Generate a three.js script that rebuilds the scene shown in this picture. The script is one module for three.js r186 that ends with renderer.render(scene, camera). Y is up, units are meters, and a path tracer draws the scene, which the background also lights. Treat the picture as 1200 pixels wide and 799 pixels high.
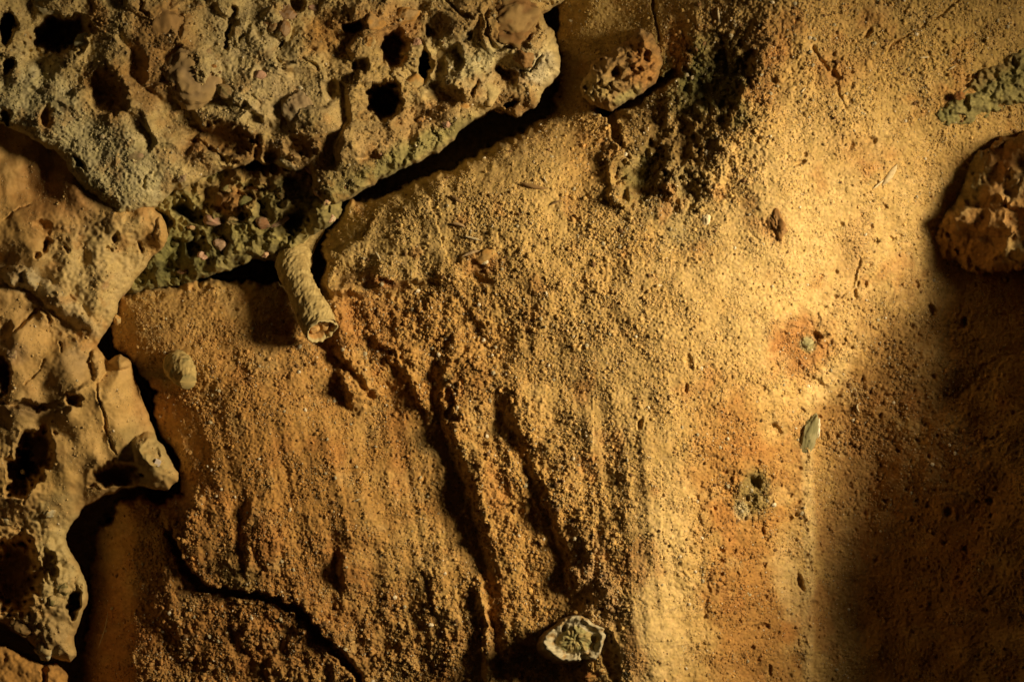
import * as THREE from 'three';
import { mergeGeometries, mergeVertices } from 'three/addons/utils/BufferGeometryUtils.js';

// ---------------------------------------------------------------- camera, sky, lamp, exposure
const D = 2.2;                                     // metres from the lens to the plane z = 0 of the rock face
const scene = new THREE.Scene();
const camera = new THREE.PerspectiveCamera(2 * Math.atan(0.3995 / D) * 180 / Math.PI, 1200 / 799, 0.05, 60);
camera.position.set(0, 0, D);
camera.lookAt(0, 0, 0);
scene.add(camera);

const skyW = 32, skyH = 16, skyData = new Float32Array(skyW * skyH * 4);
for (let j = 0; j < skyH; j++) for (let i = 0; i < skyW; i++) {
  const k = (j * skyW + i) * 4, e = j / (skyH - 1);                 // dim evening air at the cave mouth, even all round
  skyData[k] = 0.0075 + 0.002 * e; skyData[k + 1] = 0.006 + 0.0015 * e; skyData[k + 2] = 0.0042 + 0.001 * e; skyData[k + 3] = 1;
}
const sky = new THREE.DataTexture(skyData, skyW, skyH, THREE.RGBAFormat, THREE.FloatType);
sky.mapping = THREE.EquirectangularReflectionMapping; sky.magFilter = THREE.LinearFilter; sky.needsUpdate = true;
scene.background = sky; scene.environment = sky;

const LAMP = new THREE.Vector3(1.30, 0.30, 1.02), AIM = new THREE.Vector3(-0.08, -0.06, 0.05);
const lamp = new THREE.SpotLight(new THREE.Color().setRGB(1, 0.78, 0.45), 16.6, 0, 0.46, 1.0, 2);
lamp.position.copy(LAMP); lamp.target.position.copy(AIM); lamp.castShadow = true; lamp.shadow.radius = 10;
lamp.shadow.mapSize.set(2048, 2048); lamp.shadow.camera.near = 0.03; lamp.shadow.camera.far = 5; lamp.shadow.bias = -0.0004;
scene.add(lamp, lamp.target);

const renderer = new THREE.WebGLRenderer({ antialias: true });
renderer.toneMapping = THREE.LinearToneMapping;
renderer.toneMappingExposure = 1.0;
renderer.shadowMap.enabled = true;

// ---------------------------------------------------------------- helpers
const clamp = (x, a, b) => x < a ? a : x > b ? b : x;
const sst = (a, b, x) => { const t = clamp((x - a) / (b - a), 0, 1); return t * t * (3 - 2 * t); };
const mix = (a, b, t) => a + (b - a) * t;
function rng(seed) { let s = seed >>> 0; return () => { s = (s + 0x6D2B79F5) | 0; let t = Math.imul(s ^ (s >>> 15), 1 | s); t = (t + Math.imul(t ^ (t >>> 7), 61 | t)) ^ t; return ((t ^ (t >>> 14)) >>> 0) / 4294967296; }; }
const hash2 = (x, y, s) => { let h = Math.imul(x, 374761393) + Math.imul(y, 668265263) + Math.imul(s, 974634777) | 0; h = Math.imul(h ^ (h >>> 13), 1274126177); h ^= h >>> 16; return (h >>> 0) / 4294967296; };
const GX = [], GY = []; for (let i = 0; i < 32; i++) { GX.push(Math.cos(i * Math.PI / 16)); GY.push(Math.sin(i * Math.PI / 16)); }
function gn(x, y, s = 0) {                                           // gradient noise, about -1 .. 1
  const ix = Math.floor(x), iy = Math.floor(y), fx = x - ix, fy = y - iy;
  const g = (a, b) => { const k = (hash2(ix + a, iy + b, s) * 32) | 0; return GX[k] * (fx - a) + GY[k] * (fy - b); };
  const u = fx * fx * fx * (fx * (fx * 6 - 15) + 10), v = fy * fy * fy * (fy * (fy * 6 - 15) + 10);
  return 1.5 * mix(mix(g(0, 0), g(1, 0), u), mix(g(0, 1), g(1, 1), u), v);
}
const fbm = (x, y, o, s = 0) => { let a = 0, k = 1; for (let i = 0; i < o; i++) { a += gn(x, y, s + i) * k; k *= 0.5; x = x * 2.03 + 17; y = y * 2.03 - 9; } return a; };
function worley(x, y, s) {                                           // distance to the nearest point and that cell's number
  const ix = Math.floor(x), iy = Math.floor(y); let d1 = 9, d2 = 9, id = 0;
  for (let b = -1; b <= 1; b++) for (let a = -1; a <= 1; a++) {
    const h = hash2(ix + a, iy + b, s), h2 = hash2(ix + a, iy + b, s + 71);
    const dx = ix + a + h - x, dy = iy + b + h2 - y, d = dx * dx + dy * dy;
    if (d < d1) { d2 = d1; d1 = d; id = h * 7.13 + h2; } else if (d < d2) d2 = d;
  }
  return [Math.sqrt(d1), Math.sqrt(d2), id % 1];
}
const grain = (x, y, s) => { const d = worley(x, y, s)[0] / 0.72; return d < 1 ? Math.sqrt(1 - d * d) : 0; };
// a place on the face: u right and v down in millimetres at z = 0, z toward the viewer in millimetres
const P = (u, v, z = 0) => { const zz = z * 0.001, k = 0.001 * (D - zz) / D; return new THREE.Vector3((u - 600) * k, (399.5 - v) * k, zz); };
function segDist(px, py, ax, ay, bx, by) { const dx = bx - ax, dy = by - ay; const t = clamp(((px - ax) * dx + (py - ay) * dy) / (dx * dx + dy * dy + 1e-9), 0, 1); const ex = px - ax - dx * t, ey = py - ay - dy * t; return [ex * ex + ey * ey, t, dx * ey - dy * ex]; }
function polySD(poly, x, y) {                                        // positive inside
  let d = 1e12, ins = false;
  for (let i = 0, j = poly.length - 1; i < poly.length; j = i++) {
    const [ax, ay] = poly[j], [bx, by] = poly[i];
    const q = segDist(x, y, ax, ay, bx, by)[0]; if (q < d) d = q;
    if ((ay > y) !== (by > y) && x < (bx - ax) * (y - ay) / (by - ay) + ax) ins = !ins;
  }
  return (ins ? 1 : -1) * Math.sqrt(d);
}
function lineInfo(pts, x, y) {                                       // distance, side (+ is right of travel as seen in the picture), run 0..1
  let d = 1e12, side = 1, run = 0, n = pts.length - 1;
  for (let i = 0; i < n; i++) { const [q, t, c] = segDist(x, y, pts[i][0], pts[i][1], pts[i + 1][0], pts[i + 1][1]); if (q < d) { d = q; side = c >= 0 ? 1 : -1; run = (i + t) / n; } }
  return [Math.sqrt(d), side, run];
}
const box = (pts, m) => { let a = 1e9, b = 1e9, c = -1e9, d = -1e9; for (const [x, y] of pts) { a = Math.min(a, x); b = Math.min(b, y); c = Math.max(c, x); d = Math.max(d, y); } return [a - m, b - m, c + m, d + m]; };
const inBox = (b, x, y) => x > b[0] && y > b[1] && x < b[2] && y < b[3];
function ell(e, x, y) { const dx = x - e[0], dy = y - e[1], a = (e[4] || 0) * Math.PI / 180, c = Math.cos(a), s = Math.sin(a); return Math.hypot((dx * c + dy * s) / e[2], (-dx * s + dy * c) / e[3]); }
// relief features: steps, grooves, pits and lumps
function reliefOf(list) {
  for (const f of list) f.bb = f.pts ? box(f.pts, f.reach || 90) : [f.e[0] - 1.5 * Math.max(f.e[2], f.e[3]), f.e[1] - 1.5 * Math.max(f.e[2], f.e[3]), f.e[0] + 1.5 * Math.max(f.e[2], f.e[3]), f.e[1] + 1.5 * Math.max(f.e[2], f.e[3])];
  return (x, y, wx, wy) => {
    let h = 0;
    for (const f of list) {
      if (!inBox(f.bb, x, y)) continue;
      if (f.t === 'step') {
        const [d, s, r] = lineInfo(f.pts, x + wx * f.wob, y + wy * f.wob * 0.7);
        const fade = sst(0, f.f0 ?? 0.12, r) * sst(1, 1 - (f.f1 ?? 0.2), r);
        const q = d * s * (f.flip ? -1 : 1);
        h += fade * f.a * (f.even ? 1 : 0.95 + 0.5 * gn(x / 34, y / 34, 7)) * (q > 0 ? Math.exp(-q / f.l) : (1 - sst(0, f.w, -q)) - (f.dip || 0) * sst(0, f.w, -q) * Math.exp(-Math.max(0, -q - f.w) / 14));
      } else if (f.t === 'groove') {
        const [d, , r] = lineInfo(f.pts, x + wx * (f.wob ?? 1), y + wy * (f.wob ?? 1));
        const fade = sst(0, f.f0 ?? 0.1, r) * sst(1, 1 - (f.f1 ?? 0.1), r);
        const w = f.w * (0.75 + 0.6 * gn(x / 11, y / 11, 8)); h -= fade * f.a * (1 - sst(w * 0.3, w, d));
      } else if (f.t === 'pit') {
        const q = ell(f.e, x + wx * (f.wob ?? 1.3), y + wy * (f.wob ?? 1.3)) + 0.13 * gn(x / 8, y / 8, 10);
        if (q < 1.5) { h -= f.a * (f.soft ? Math.max(0, 1 - q * q) : 1 - sst(0.4, 1.08, q)); if (f.rim) h += f.rim * Math.exp(-Math.pow((q - 1.12) / 0.13, 2)); }
      } else if (f.t === 'ridge') {
        const q = ell(f.e, x + wx * f.wob, y + wy * f.wob); if (q < 1) h += f.a * (1 - q * q) * (1 - q * q);
      } else if (f.t === 'lump') {
        const q = ell(f.e, x + wx * (f.wob ?? 1), y + wy * (f.wob ?? 1));
        if (q < 1) h += f.a * (f.flat ? 1 - Math.pow(q, f.flat) : Math.sqrt(1 - q * q));
      }
    }
    return h;
  };
}
// colour areas: base colour and list of [u, v, rx, ry, rot, [r,g,b], strength, softness]
function tint(c, areas, x, y, n) {
  for (const a of areas) {
    const dx = x - a[0], dy = y - a[1], m = Math.max(a[2], a[3]) * 1.6; if (dx > m || dx < -m || dy > m || dy < -m) continue;
    const q = ell(a, x, y) + n * (a[8] ?? 0.35), t = (1 - sst(1 - (a[7] ?? 0.5), 1 + (a[7] ?? 0.5) * 0.5, q)) * a[6];
    if (t > 0) for (let k = 0; k < 3; k++) c[k] = mix(c[k], a[5][k], t);
  }
  return c;
}
const used = {};
function numbered(n) { const k = used[n] = (used[n] ?? -1) + 1; return k ? n + '_' + String(k).padStart(3, '0') : n; }
function tag(o, label, category, group, kind) { o.userData.label = label; if (category) o.userData.category = category; if (group) o.userData.group = group; if (kind) o.userData.kind = kind; return o; }
function put(o, parent) { o.traverse(q => { if (q.isMesh) { q.castShadow = true; q.receiveShadow = true; } }); (parent || scene).add(o); return o; }
function stone(rough = 0.95) { return new THREE.MeshStandardMaterial({ vertexColors: true, roughness: rough, metalness: 0, side: THREE.DoubleSide }); }
function axisList(lo, hi, step, outLo, outHi) {
  const a = []; for (let x = lo; x <= hi + 1e-6; x += step) a.push(x);
  let s = step, x = hi; while (x < outHi) { s *= 1.25; x += s; a.push(x); }
  s = step; x = lo; while (x > outLo) { s *= 1.25; x -= s; a.unshift(x); }
  return a;
}
// a rock face as a sheet of fine relief: z and colour from functions of place, keep() says where it exists
function sheet(name, us, vs, zf, cf, keep, mat, base) {
  const nu = us.length, nv = vs.length, idx = new Int32Array(nu * nv).fill(-1), pos = [], col = [], tri = [];
  const K = new Uint8Array(nu * nv);
  for (let j = 0; j < nv; j++) for (let i = 0; i < nu; i++) K[j * nu + i] = !keep || keep(us[i], vs[j]) ? 1 : 0;
  const b = base || P(us[nu >> 1], vs[nv >> 1], 0);
  const vert = (i, j) => {
    const k = j * nu + i; if (idx[k] >= 0) return idx[k];
    const u = us[i], v = vs[j], z = zf(u, v), p = P(u, v, z), c = cf(u, v, z);
    pos.push(p.x - b.x, p.y - b.y, p.z - b.z); col.push(c[0], c[1], c[2]);
    return idx[k] = pos.length / 3 - 1;
  };
  for (let j = 0; j < nv - 1; j++) for (let i = 0; i < nu - 1; i++) {
    const k = j * nu + i; if (!(K[k] && K[k + 1] && K[k + nu] && K[k + nu + 1])) continue;
    const a = vert(i, j), q = vert(i + 1, j), c = vert(i, j + 1), d = vert(i + 1, j + 1);
    if ((i + j) & 1) tri.push(a, c, q, q, c, d); else tri.push(a, c, d, a, d, q);
  }
  const g = new THREE.BufferGeometry();
  g.setAttribute('position', new THREE.Float32BufferAttribute(pos, 3));
  g.setAttribute('color', new THREE.Float32BufferAttribute(col, 3));
  g.setIndex(tri); g.computeVertexNormals();
  const m = new THREE.Mesh(g, mat); m.name = numbered(name); m.position.copy(b);
  return m;
}
const N3 = (p, f, s) => (gn(p.x * f + 3.1, p.y * f + p.z * f * 0.6, s) + gn(p.y * f - 7.7, p.z * f + p.x * f * 0.6, s + 1) + gn(p.z * f + 1.3, p.x * f - p.y * f * 0.5, s + 2)) * 0.6;
// a rounded stone, size in millimetres, shaped by fn(unit direction) -> scale
function pebbleGeo(rx, ry, rz, seed, rough, colour, detail = 9, spec = 0.25, fn) {
  let g = new THREE.IcosahedronGeometry(1, detail); g.deleteAttribute('uv'); g.deleteAttribute('normal'); g = mergeVertices(g, 1e-4);
  const p = g.attributes.position, v = new THREE.Vector3(), col = [], RR = rng(seed * 31 + 7), FC = [];
  for (let k = 0; k < 11; k++) FC.push([new THREE.Vector3(RR() * 2 - 1, RR() * 2 - 1, RR() * 2 - 1).normalize(), 0.66 + 0.26 * RR()]);
  for (let i = 0; i < p.count; i++) {
    v.fromBufferAttribute(p, i).normalize();
    const lo = N3(v, 1.3, seed), mid = N3(v, 3.4, seed + 9), hi = N3(v, 9, seed + 20);
    let cut = 1.06; for (const [n, d] of FC) { const k = n.dot(v); if (k > 0.2) cut = Math.min(cut, d / k); }
    const s = cut * (1 + rough * (0.8 * lo + 0.5 * mid + 0.36 * hi)) * (fn ? fn(v) : 1);
    p.setXYZ(i, v.x * rx * s * 0.001, v.y * ry * s * 0.001, v.z * rz * s * 0.001);
    const w = 1 + spec * (0.6 * mid + 0.7 * hi + 0.5 * lo), c2 = Array.isArray(colour[0]) ? [0, 1, 2].map(k => mix(colour[0][k], colour[1][k], sst(-0.25, 0.35, lo + 0.5 * mid))) : colour;
    col.push(clamp(c2[0] * w, 0.01, 0.9), clamp(c2[1] * w, 0.01, 0.9), clamp(c2[2] * w, 0.005, 0.9));
  }
  g.setAttribute('color', new THREE.Float32BufferAttribute(col, 3)); g.computeVertexNormals();
  return g;
}

// colours (linear, of the material itself)
const C = {
  sand: [0.46, 0.30, 0.105], pale: [0.54, 0.39, 0.17], ochre: [0.42, 0.225, 0.058], rust: [0.30, 0.125, 0.03], brown: [0.22, 0.11, 0.03],
  grey: [0.40, 0.37, 0.22], olive: [0.17, 0.145, 0.05], tan: [0.44, 0.32, 0.14], umber: [0.10, 0.055, 0.02], plum: [0.29, 0.19, 0.115], pink: [0.46, 0.27, 0.18], bone: [0.58, 0.51, 0.34], moss: [0.12, 0.115, 0.035]
};

// ---------------------------------------------------------------- sandstone wall (structure)
const GRID = [   // heights in mm every 100 across (-100 .. 1300) and 100 down (-100 .. 900)
  [-150, -150, -150, -150, -150, -150, -150, -120, -80, -24, 30, 50, 66, 80, 95],
  [-150, -150, -150, -150, -150, -140, -130, -108, -70, -5, 52, 64, 72, 80, 90],
  [-150, -150, -150, -140, -120, -100, -90, -76, -44, 22, 74, 80, 74, 70, 70],
  [-140, -130, -120, -90, -60, -15, 20, 42, 46, 60, 92, 84, 60, 48, 44],
  [-130, -80, -44, -24, -6, 5, 34, 58, 76, 88, 90, 68, 38, 34, 34],
  [-120, -60, -20, 4, 15, 10, 28, 60, 86, 104, 98, 52, 45, 45, 45],
  [-120, -60, -18, 10, 36, 34, 36, 62, 92, 112, 92, 46, 45, 45, 45],
  [-120, -110, -66, 2, 36, 42, 44, 64, 96, 118, 88, 45, 45, 45, 45],
  [-140, -110, -62, -14, 14, 28, 42, 64, 100, 122, 86, 45, 45, 45, 45],
  [-140, -110, -70, -26, -6, 10, 36, 62, 100, 124, 85, 45, 45, 45, 45],
  [-140, -110, -70, -40, -20, -5, 30, 60, 100, 124, 84, 45, 45, 45, 45]];
function gridZ(u, v) {
  const x = clamp((u + 100) / 100, 0, 13.999), y = clamp((v + 100) / 100, 0, 9.999), ix = Math.floor(x), iy = Math.floor(y), fx = x - ix, fy = y - iy;
  const cr = (a, b, c, d, t) => b + 0.5 * t * (c - a + t * (2 * a - 5 * b + 4 * c - d + t * (3 * (b - c) + d - a)));
  const row = j => { const r = GRID[clamp(j, 0, 10)], g = i => r[clamp(i, 0, 14)]; return cr(g(ix - 1), g(ix), g(ix + 1), g(ix + 2), fx); };
  return cr(row(iy - 1), row(iy), row(iy + 1), row(iy + 2), fy);
}
// behind this outline the sand drops away into the crack under the overhang
const VALLEY = [[1500, 230], [1180, 280], [1092, 322], [1040, 368], [996, 410], [960, 458], [950, 520], [950, 640], [944, 830], [940, 1800]];   // the wall turns here and rises toward the viewer on the right
const SANDEDGE = [[1600, -900], [690, -900], [668, -100], [655, 0], [652, 60], [648, 110], [655, 128], [640, 138], [618, 152], [580, 174], [540, 196], [500, 213], [450, 230], [412, 240], [388, 266], [378, 288], [382, 318], [374, 345], [362, 352], [338, 338], [320, 333], [250, 332], [205, 335], [160, 340], [139, 346], [129, 375], [134, 405], [160, 432], [184, 458], [180, 484], [192, 512], [212, 546], [214, 576], [190, 592], [160, 584], [146, 590], [122, 612], [108, 650], [102, 720], [96, 790], [60, 900], [40, 1700], [1600, 1700]];
const sandRelief = reliefOf([
  { t: 'step', pts: [[372, 300], [388, 338], [430, 340], [470, 327], [530, 322], [575, 296]], a: 22, w: 10, l: 55, flip: 1, wob: 2, f0: 0.02, f1: 0.4 },
  { t: 'step', pts: [[384, 320], [396, 390], [412, 450], [428, 500]], a: 24, w: 16, l: 40, flip: 1, wob: 3, f0: 0.1, f1: 0.4, dip: 0.4 },
  { t: 'step', pts: [[300, 396], [345, 402], [380, 414], [400, 440], [413, 470]], a: 12, w: 9, l: 40, wob: 2, f0: 0.4, f1: 0.2, dip: 0.6 },
  { t: 'step', pts: [[545, 380], [524, 440], [530, 490], [552, 550], [574, 612], [588, 680], [600, 760], [606, 830]], a: 16, w: 19, l: 55, flip: 1, wob: 2, f0: 0.2, f1: 0.1, dip: 0.4 },
  { t: 'step', pts: [[575, 430], [602, 480], [630, 545], [654, 600], [672, 655], [686, 715]], a: 12, w: 16, l: 46, flip: 1, wob: 2, f0: 0.25, f1: 0.15, dip: 0.4 },
  { t: 'step', pts: [[560, 660], [568, 710], [574, 770], [570, 830]], a: 14, w: 12, l: 20, flip: 1, wob: 3, f0: 0.3 },
  { t: 'step', pts: [[302, 572], [293, 600], [291, 640], [298, 680]], a: 11, w: 13, l: 24, flip: 1, wob: 2, f0: 0.35, f1: 0.2, dip: 0.25 },
  { t: 'step', pts: [[404, 640], [402, 670], [412, 705]], a: 9, w: 10, l: 18, flip: 1, wob: 2, f0: 0.3, f1: 0.3, dip: 0.4 },
  { t: 'step', pts: [[430, 370], [450, 400], [482, 440], [500, 480], [522, 520]], a: 10, w: 10, l: 22, flip: 1, wob: 4, f0: 0.3, f1: 0.3 },
  { t: 'step', pts: [[500, 640], [510, 690], [525, 740], [530, 799]], a: 8, w: 10, l: 20, flip: 1, wob: 4, f0: 0.3, f1: 0.3 },
  { t: 'step', pts: [[190, 588], [200, 628], [214, 664], [238, 690], [300, 697], [345, 712], [376, 746], [402, 772], [430, 830]], a: 12, w: 7, l: 60, flip: 1, wob: 2, f0: 0.02, f1: 0.25, dip: 0.2 },
  { t: 'groove', pts: [[196, 610], [202, 634], [214, 664], [236, 690], [300, 698], [346, 713], [378, 748], [404, 774], [430, 810]], w: 9, a: 30, wob: 1.2, f1: 0.02 },
  { t: 'step', pts: [[205, 480], [214, 530], [232, 580], [215, 640]], a: 9, w: 10, l: 30, flip: 1, wob: 4, f0: 0.3, f1: 0.3 },
  { t: 'groove', pts: [[718, 120], [716, 140], [724, 158], [730, 175]], w: 10, a: 24 },
  { t: 'groove', pts: [[690, 132], [740, 122], [770, 100], [800, 82]], w: 12, a: 34 },
  { t: 'groove', pts: [[764, -20], [768, 20], [774, 52]], w: 3.2, a: 7, wob: 0.5 },
  { t: 'step', pts: [[735, 150], [715, 190], [720, 230], [740, 250]], a: 12, w: 12, l: 20, flip: 1, wob: 4 },
  { t: 'step', pts: [[800, 110], [780, 160], [790, 220], [810, 260]], a: 14, w: 16, l: 26, flip: 1, wob: 6 },
  { t: 'pit', e: [842, 88, 50, 36, -20], a: 18, soft: 1, wob: 5 }, { t: 'pit', e: [752, 205, 26, 42, 20], a: 22, soft: 1, wob: 5 }, { t: 'pit', e: [792, 165, 28, 34, 10], a: 17, soft: 1, wob: 6 }, { t: 'pit', e: [806, 128, 22, 16, -20], a: 12, wob: 5 }, { t: 'pit', e: [806, 230, 18, 30, 15], a: 14, soft: 1, wob: 5 },
  { t: 'step', pts: [[905, 20], [890, 70], [868, 130], [842, 190], [826, 250]], a: 8, w: 26, l: 40, flip: 1, wob: 7, f0: 0.2, f1: 0.2 },
  { t: 'groove', pts: [[1130, -5], [1108, 14], [1075, 34], [1046, 52], [1040, 62]], w: 2.6, a: 3.5, wob: 0.6 },
  { t: 'groove', pts: [[952, 52], [962, 70], [972, 84]], w: 4, a: 5 }, { t: 'pit', e: [979, 88, 9, 6, 25], a: 9, soft: 1 }, { t: 'pit', e: [1017, 38, 4, 9, 35], a: 8 },
  { t: 'groove', pts: [[979, 92], [984, 110], [992, 130]], w: 3, a: 3 },
  { t: 'pit', e: [958, 394, 7, 6, 0], a: 13 }, { t: 'pit', e: [946, 402, 17, 14, 0], a: 5, soft: 1 }, { t: 'pit', e: [940, 405, 40, 42, 0], a: 8, soft: 1 },
  { t: 'pit', e: [886, 566, 10, 8, 20], a: 12 }, { t: 'pit', e: [880, 585, 11, 6, 0], a: 8 }, { t: 'pit', e: [886, 576, 22, 32, 0], a: 7, soft: 1, wob: 3 },
  { t: 'pit', e: [910, 503, 6, 11, -25], a: 6 }, { t: 'pit', e: [938, 681, 4.5, 12, -15], a: 10 }, { t: 'pit', e: [928, 690, 18, 26, 0], a: 4, soft: 1 }, { t: 'pit', e: [896, 733, 6, 4, 10], a: 6 }, { t: 'pit', e: [895, 622, 3, 7, -10], a: 6 }, { t: 'pit', e: [901, 786, 3, 8, 0], a: 6 },
  { t: 'pit', e: [1092, 363, 6, 9, 0], a: 9 }, { t: 'pit', e: [1076, 334, 3, 6, 0], a: 4 }, { t: 'pit', e: [1131, 378, 5, 6, 0], a: 9 }, { t: 'pit', e: [1111, 600, 6, 9, 0], a: 7 }, { t: 'pit', e: [1161, 587, 6, 6, 0], a: 7 },
  { t: 'pit', e: [1002, 344, 4, 8, -20], a: 5 }, { t: 'pit', e: [1005, 332, 3, 4, 0], a: 4 }, { t: 'pit', e: [938, 190, 8, 4, -10], a: 6 }, { t: 'pit', e: [944, 181, 4, 3, 0], a: 4 }, { t: 'pit', e: [1022, 165, 7, 5, 0], a: 5 }, { t: 'pit', e: [998, 172, 4, 9, 30], a: 4 },
  { t: 'groove', pts: [[982, 352], [996, 340], [1005, 318], [1009, 300]], w: 4, a: 3 },
  { t: 'pit', e: [808, 424, 5, 13, -15], a: 4.5 }, { t: 'pit', e: [805, 455, 4, 8, 0], a: 5 }, { t: 'pit', e: [750, 497, 4, 7, 30], a: 7 }, { t: 'pit', e: [888, 163, 5, 5, 0], a: 5 },
  { t: 'groove', pts: [[826, 560], [820, 600], [818, 640], [830, 690], [822, 740]], w: 9, a: 2.5, wob: 5 },
  { t: 'step', pts: [[962, 452], [948, 490], [950, 540], [946, 600], [954, 660], [950, 720], [944, 830]], a: 9, w: 8, l: 14, wob: 2, f0: 0.05, f1: 0.05 },
  { t: 'step', pts: [[1092, 322], [1040, 368], [996, 410], [962, 452]], a: 8, w: 16, l: 26, flip: 0, wob: 3, f0: 0.15, f1: 0.05 },
  { t: 'ridge', e: [744, 735, 84, 280, 6], a: 26, wob: 3 }, { t: 'lump', e: [905, 470, 55, 40, -40], a: 6, flat: 2 },
  { t: 'step', pts: [[535, 306], [560, 300], [588, 293]], a: 7, w: 6, l: 12, flip: 1, wob: 1 }, { t: 'pit', e: [565, 328, 14, 6, 15], a: 8 }, { t: 'pit', e: [452, 330, 12, 5, 20], a: 10 },
  { t: 'lump', e: [487, 295, 8, 6, 0], a: 4 }, { t: 'lump', e: [312, 640, 16, 30, -15], a: 6 },
  { t: 'groove', pts: [[400, 425], [415, 440], [440, 470]], w: 7, a: 10 }, { t: 'groove', pts: [[520, 452], [528, 470], [532, 500]], w: 9, a: 12, wob: 3 },
  { t: 'pit', e: [716, 770, 12, 34, -12], a: 15, soft: 1, wob: 2 }, { t: 'pit', e: [622, 785, 40, 34, 0], a: 22, soft: 1, wob: 2 }
]);
const ROUGH = [[450, 400, 110, 90, 0, 1], [570, 500, 70, 150, -15, 0.6], [240, 440, 90, 70, 0, 0.5], [205, 600, 34, 90, 0, 1.3], [640, 620, 90, 160, -10, 0.55], [470, 770, 190, 90, 0, 0.9], [700, 690, 40, 90, 0, 0.8], [790, 150, 110, 130, 15, 1.3], [330, 650, 70, 70, 0, 0.5], [260, 760, 190, 90, 0, 0.9], [860, 60, 90, 80, 0, 0.7], [620, 330, 170, 110, 0, 0.5], [850, 620, 70, 170, 0, 0.4], [940, 405, 42, 44, 0, 0.9], [886, 576, 30, 34, 0, 1.3], [1060, 470, 110, 120, -35, 0.5], [1030, 60, 230, 90, 0, 0.4], [770, 700, 52, 190, 6, -0.35], [930, 300, 150, 170, 25, -0.22]];
function roughness(u, v) { let r = 0.5; for (const e of ROUGH) { const m = Math.max(e[2], e[3]) * 1.4; if (Math.abs(u - e[0]) > m || Math.abs(v - e[1]) > m) continue; const q = ell(e, u, v); r += e[5] * (1 - sst(0.35, 1.35, q)); } return r; }
const PITTY = [[1000, 300, 60, 120, 30], [1030, 460, 110, 130, 30], [890, 620, 80, 190, 0], [1100, 600, 120, 160, 0], [940, 405, 40, 40, 0], [980, 90, 60, 40, 0]];
const pitty = (u, v) => { let k = 0; for (const e of PITTY) k = Math.max(k, 1 - sst(0.6, 1.2, ell(e, u, v))); return k; };
function sandZ(u, v) {
  const wx = gn(u / 14, v / 14, 5) * 1.8 + gn(u / 5, v / 5, 6) * 0.8, wy = gn(u / 14, v / 14, 8) * 1.8 + gn(u / 5, v / 5, 9) * 0.8;
  let z = gridZ(u, v) + sandRelief(u, v, wx, wy);
  const fine = u > -30 && u < 1230 && v > -30 && v < 830;
  z += fbm(u / 120, v / 120, 3, 11) * 8 - 1.15 * Math.max(0, 158 + 6 * gn(u / 20, v / 20, 83) - Math.max(u, 60)) * sst(570, 625, v);
  // out of frame to the right an unseen buttress is added to shade the lower right
  if (u > 900 && v > 200) { const [d, sd] = lineInfo(VALLEY, u + 5 * gn(u / 40, v / 40, 82), v); if (sd < 0) { const q = Math.min(d, 300); z += 0.92 * (q - 75 * (1 - Math.exp(-q / 75))); } }
  z += 200 * sst(1212, 1300, u) * sst(225, 290, v) * (1 - 0.66 * sst(300, 600, v));
  z += 60 * sst(1700, 2600, u);
  if (fine) {
    const r = roughness(u, v), n1 = fbm(u / 26, v / 30, 3, 21);
    z += r * (1.5 * n1 + 0.8 * gn(u / 9, v / 10, 31)) + 2.6 * Math.max(0, r - 0.8) * (n1 + 0.5);
    const g = 0.55 + 0.5 * r;
    const patch = 0.75 + 0.45 * sst(-0.4, 0.5, fbm(u / 44, v / 44, 2, 55));
    z += g * patch * (1.3 * grain(u / 3.5, v / 3.5, 41) + 0.8 * gn(u / 2.7, v / 2.8, 51)) + 0.9 * g * Math.max(0, gn(u / 6.5, v / 6.5, 52)) + 2.0 * Math.max(0, r - 0.75) * grain(u / 8, v / 8, 43);
    const w = worley(u / 15, v / 15, 45), big = hash2((w[2] * 9999) | 0, 1, 2); if (big < 0.3) { const q = w[0] * 15 / (2 + 9 * big) + 0.35 * gn(u / 3, v / 3, 46); if (q < 1) z += (1 - q * q) * (0.8 + 1.6 * r); }           // loose crumbs
    const w3 = worley(u / 19, v / 17, 47), hb = hash2((w3[2] * 9999) | 0, 3, 4); if (hb < 0.5) { const k = pitty(u, v), q = w3[0] * 18 / (1.5 + 6 * hb) + 0.5 * gn(u / 3.4, v / 3.4, 48); if (q < 1 && k > 0) z -= k * (1 - q * q) * (2 + 6 * hb); }   // small irregular pits
    const fan = (u - 330 - (v - 400) * 0.22 * (1 - (u - 330) / 900)) / 1;
    if (u > 190 && u < 860) z += sst(400, 540, v) * (0.5 + 0.5 * sst(860, 700, u)) * (2.4 * gn(fan / 21, v / 190, 61) + 1.3 * gn(fan / 10, v / 120, 62));        // rain runnels
  } else z += 6 * fbm(u / 60, v / 60, 3, 21);
  const sd = polySD(SANDEDGE, u + gn(u / 20, v / 20, 71) * 6 + gn(u / 7, v / 7, 72) * 2.4, v + gn(u / 20, v / 20, 73) * 6 + gn(u / 7, v / 7, 74) * 2.4);
  const R = 50;
  if (sd < R) { const q = clamp((R - Math.max(sd, 0)) / R, 0, 1); z -= R * 0.66 * (1 - Math.sqrt(Math.max(0, 1 - q * q))); }
  if (sd < 0) z -= 190 * sst(0, 7, -sd);
  return z;
}
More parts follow.
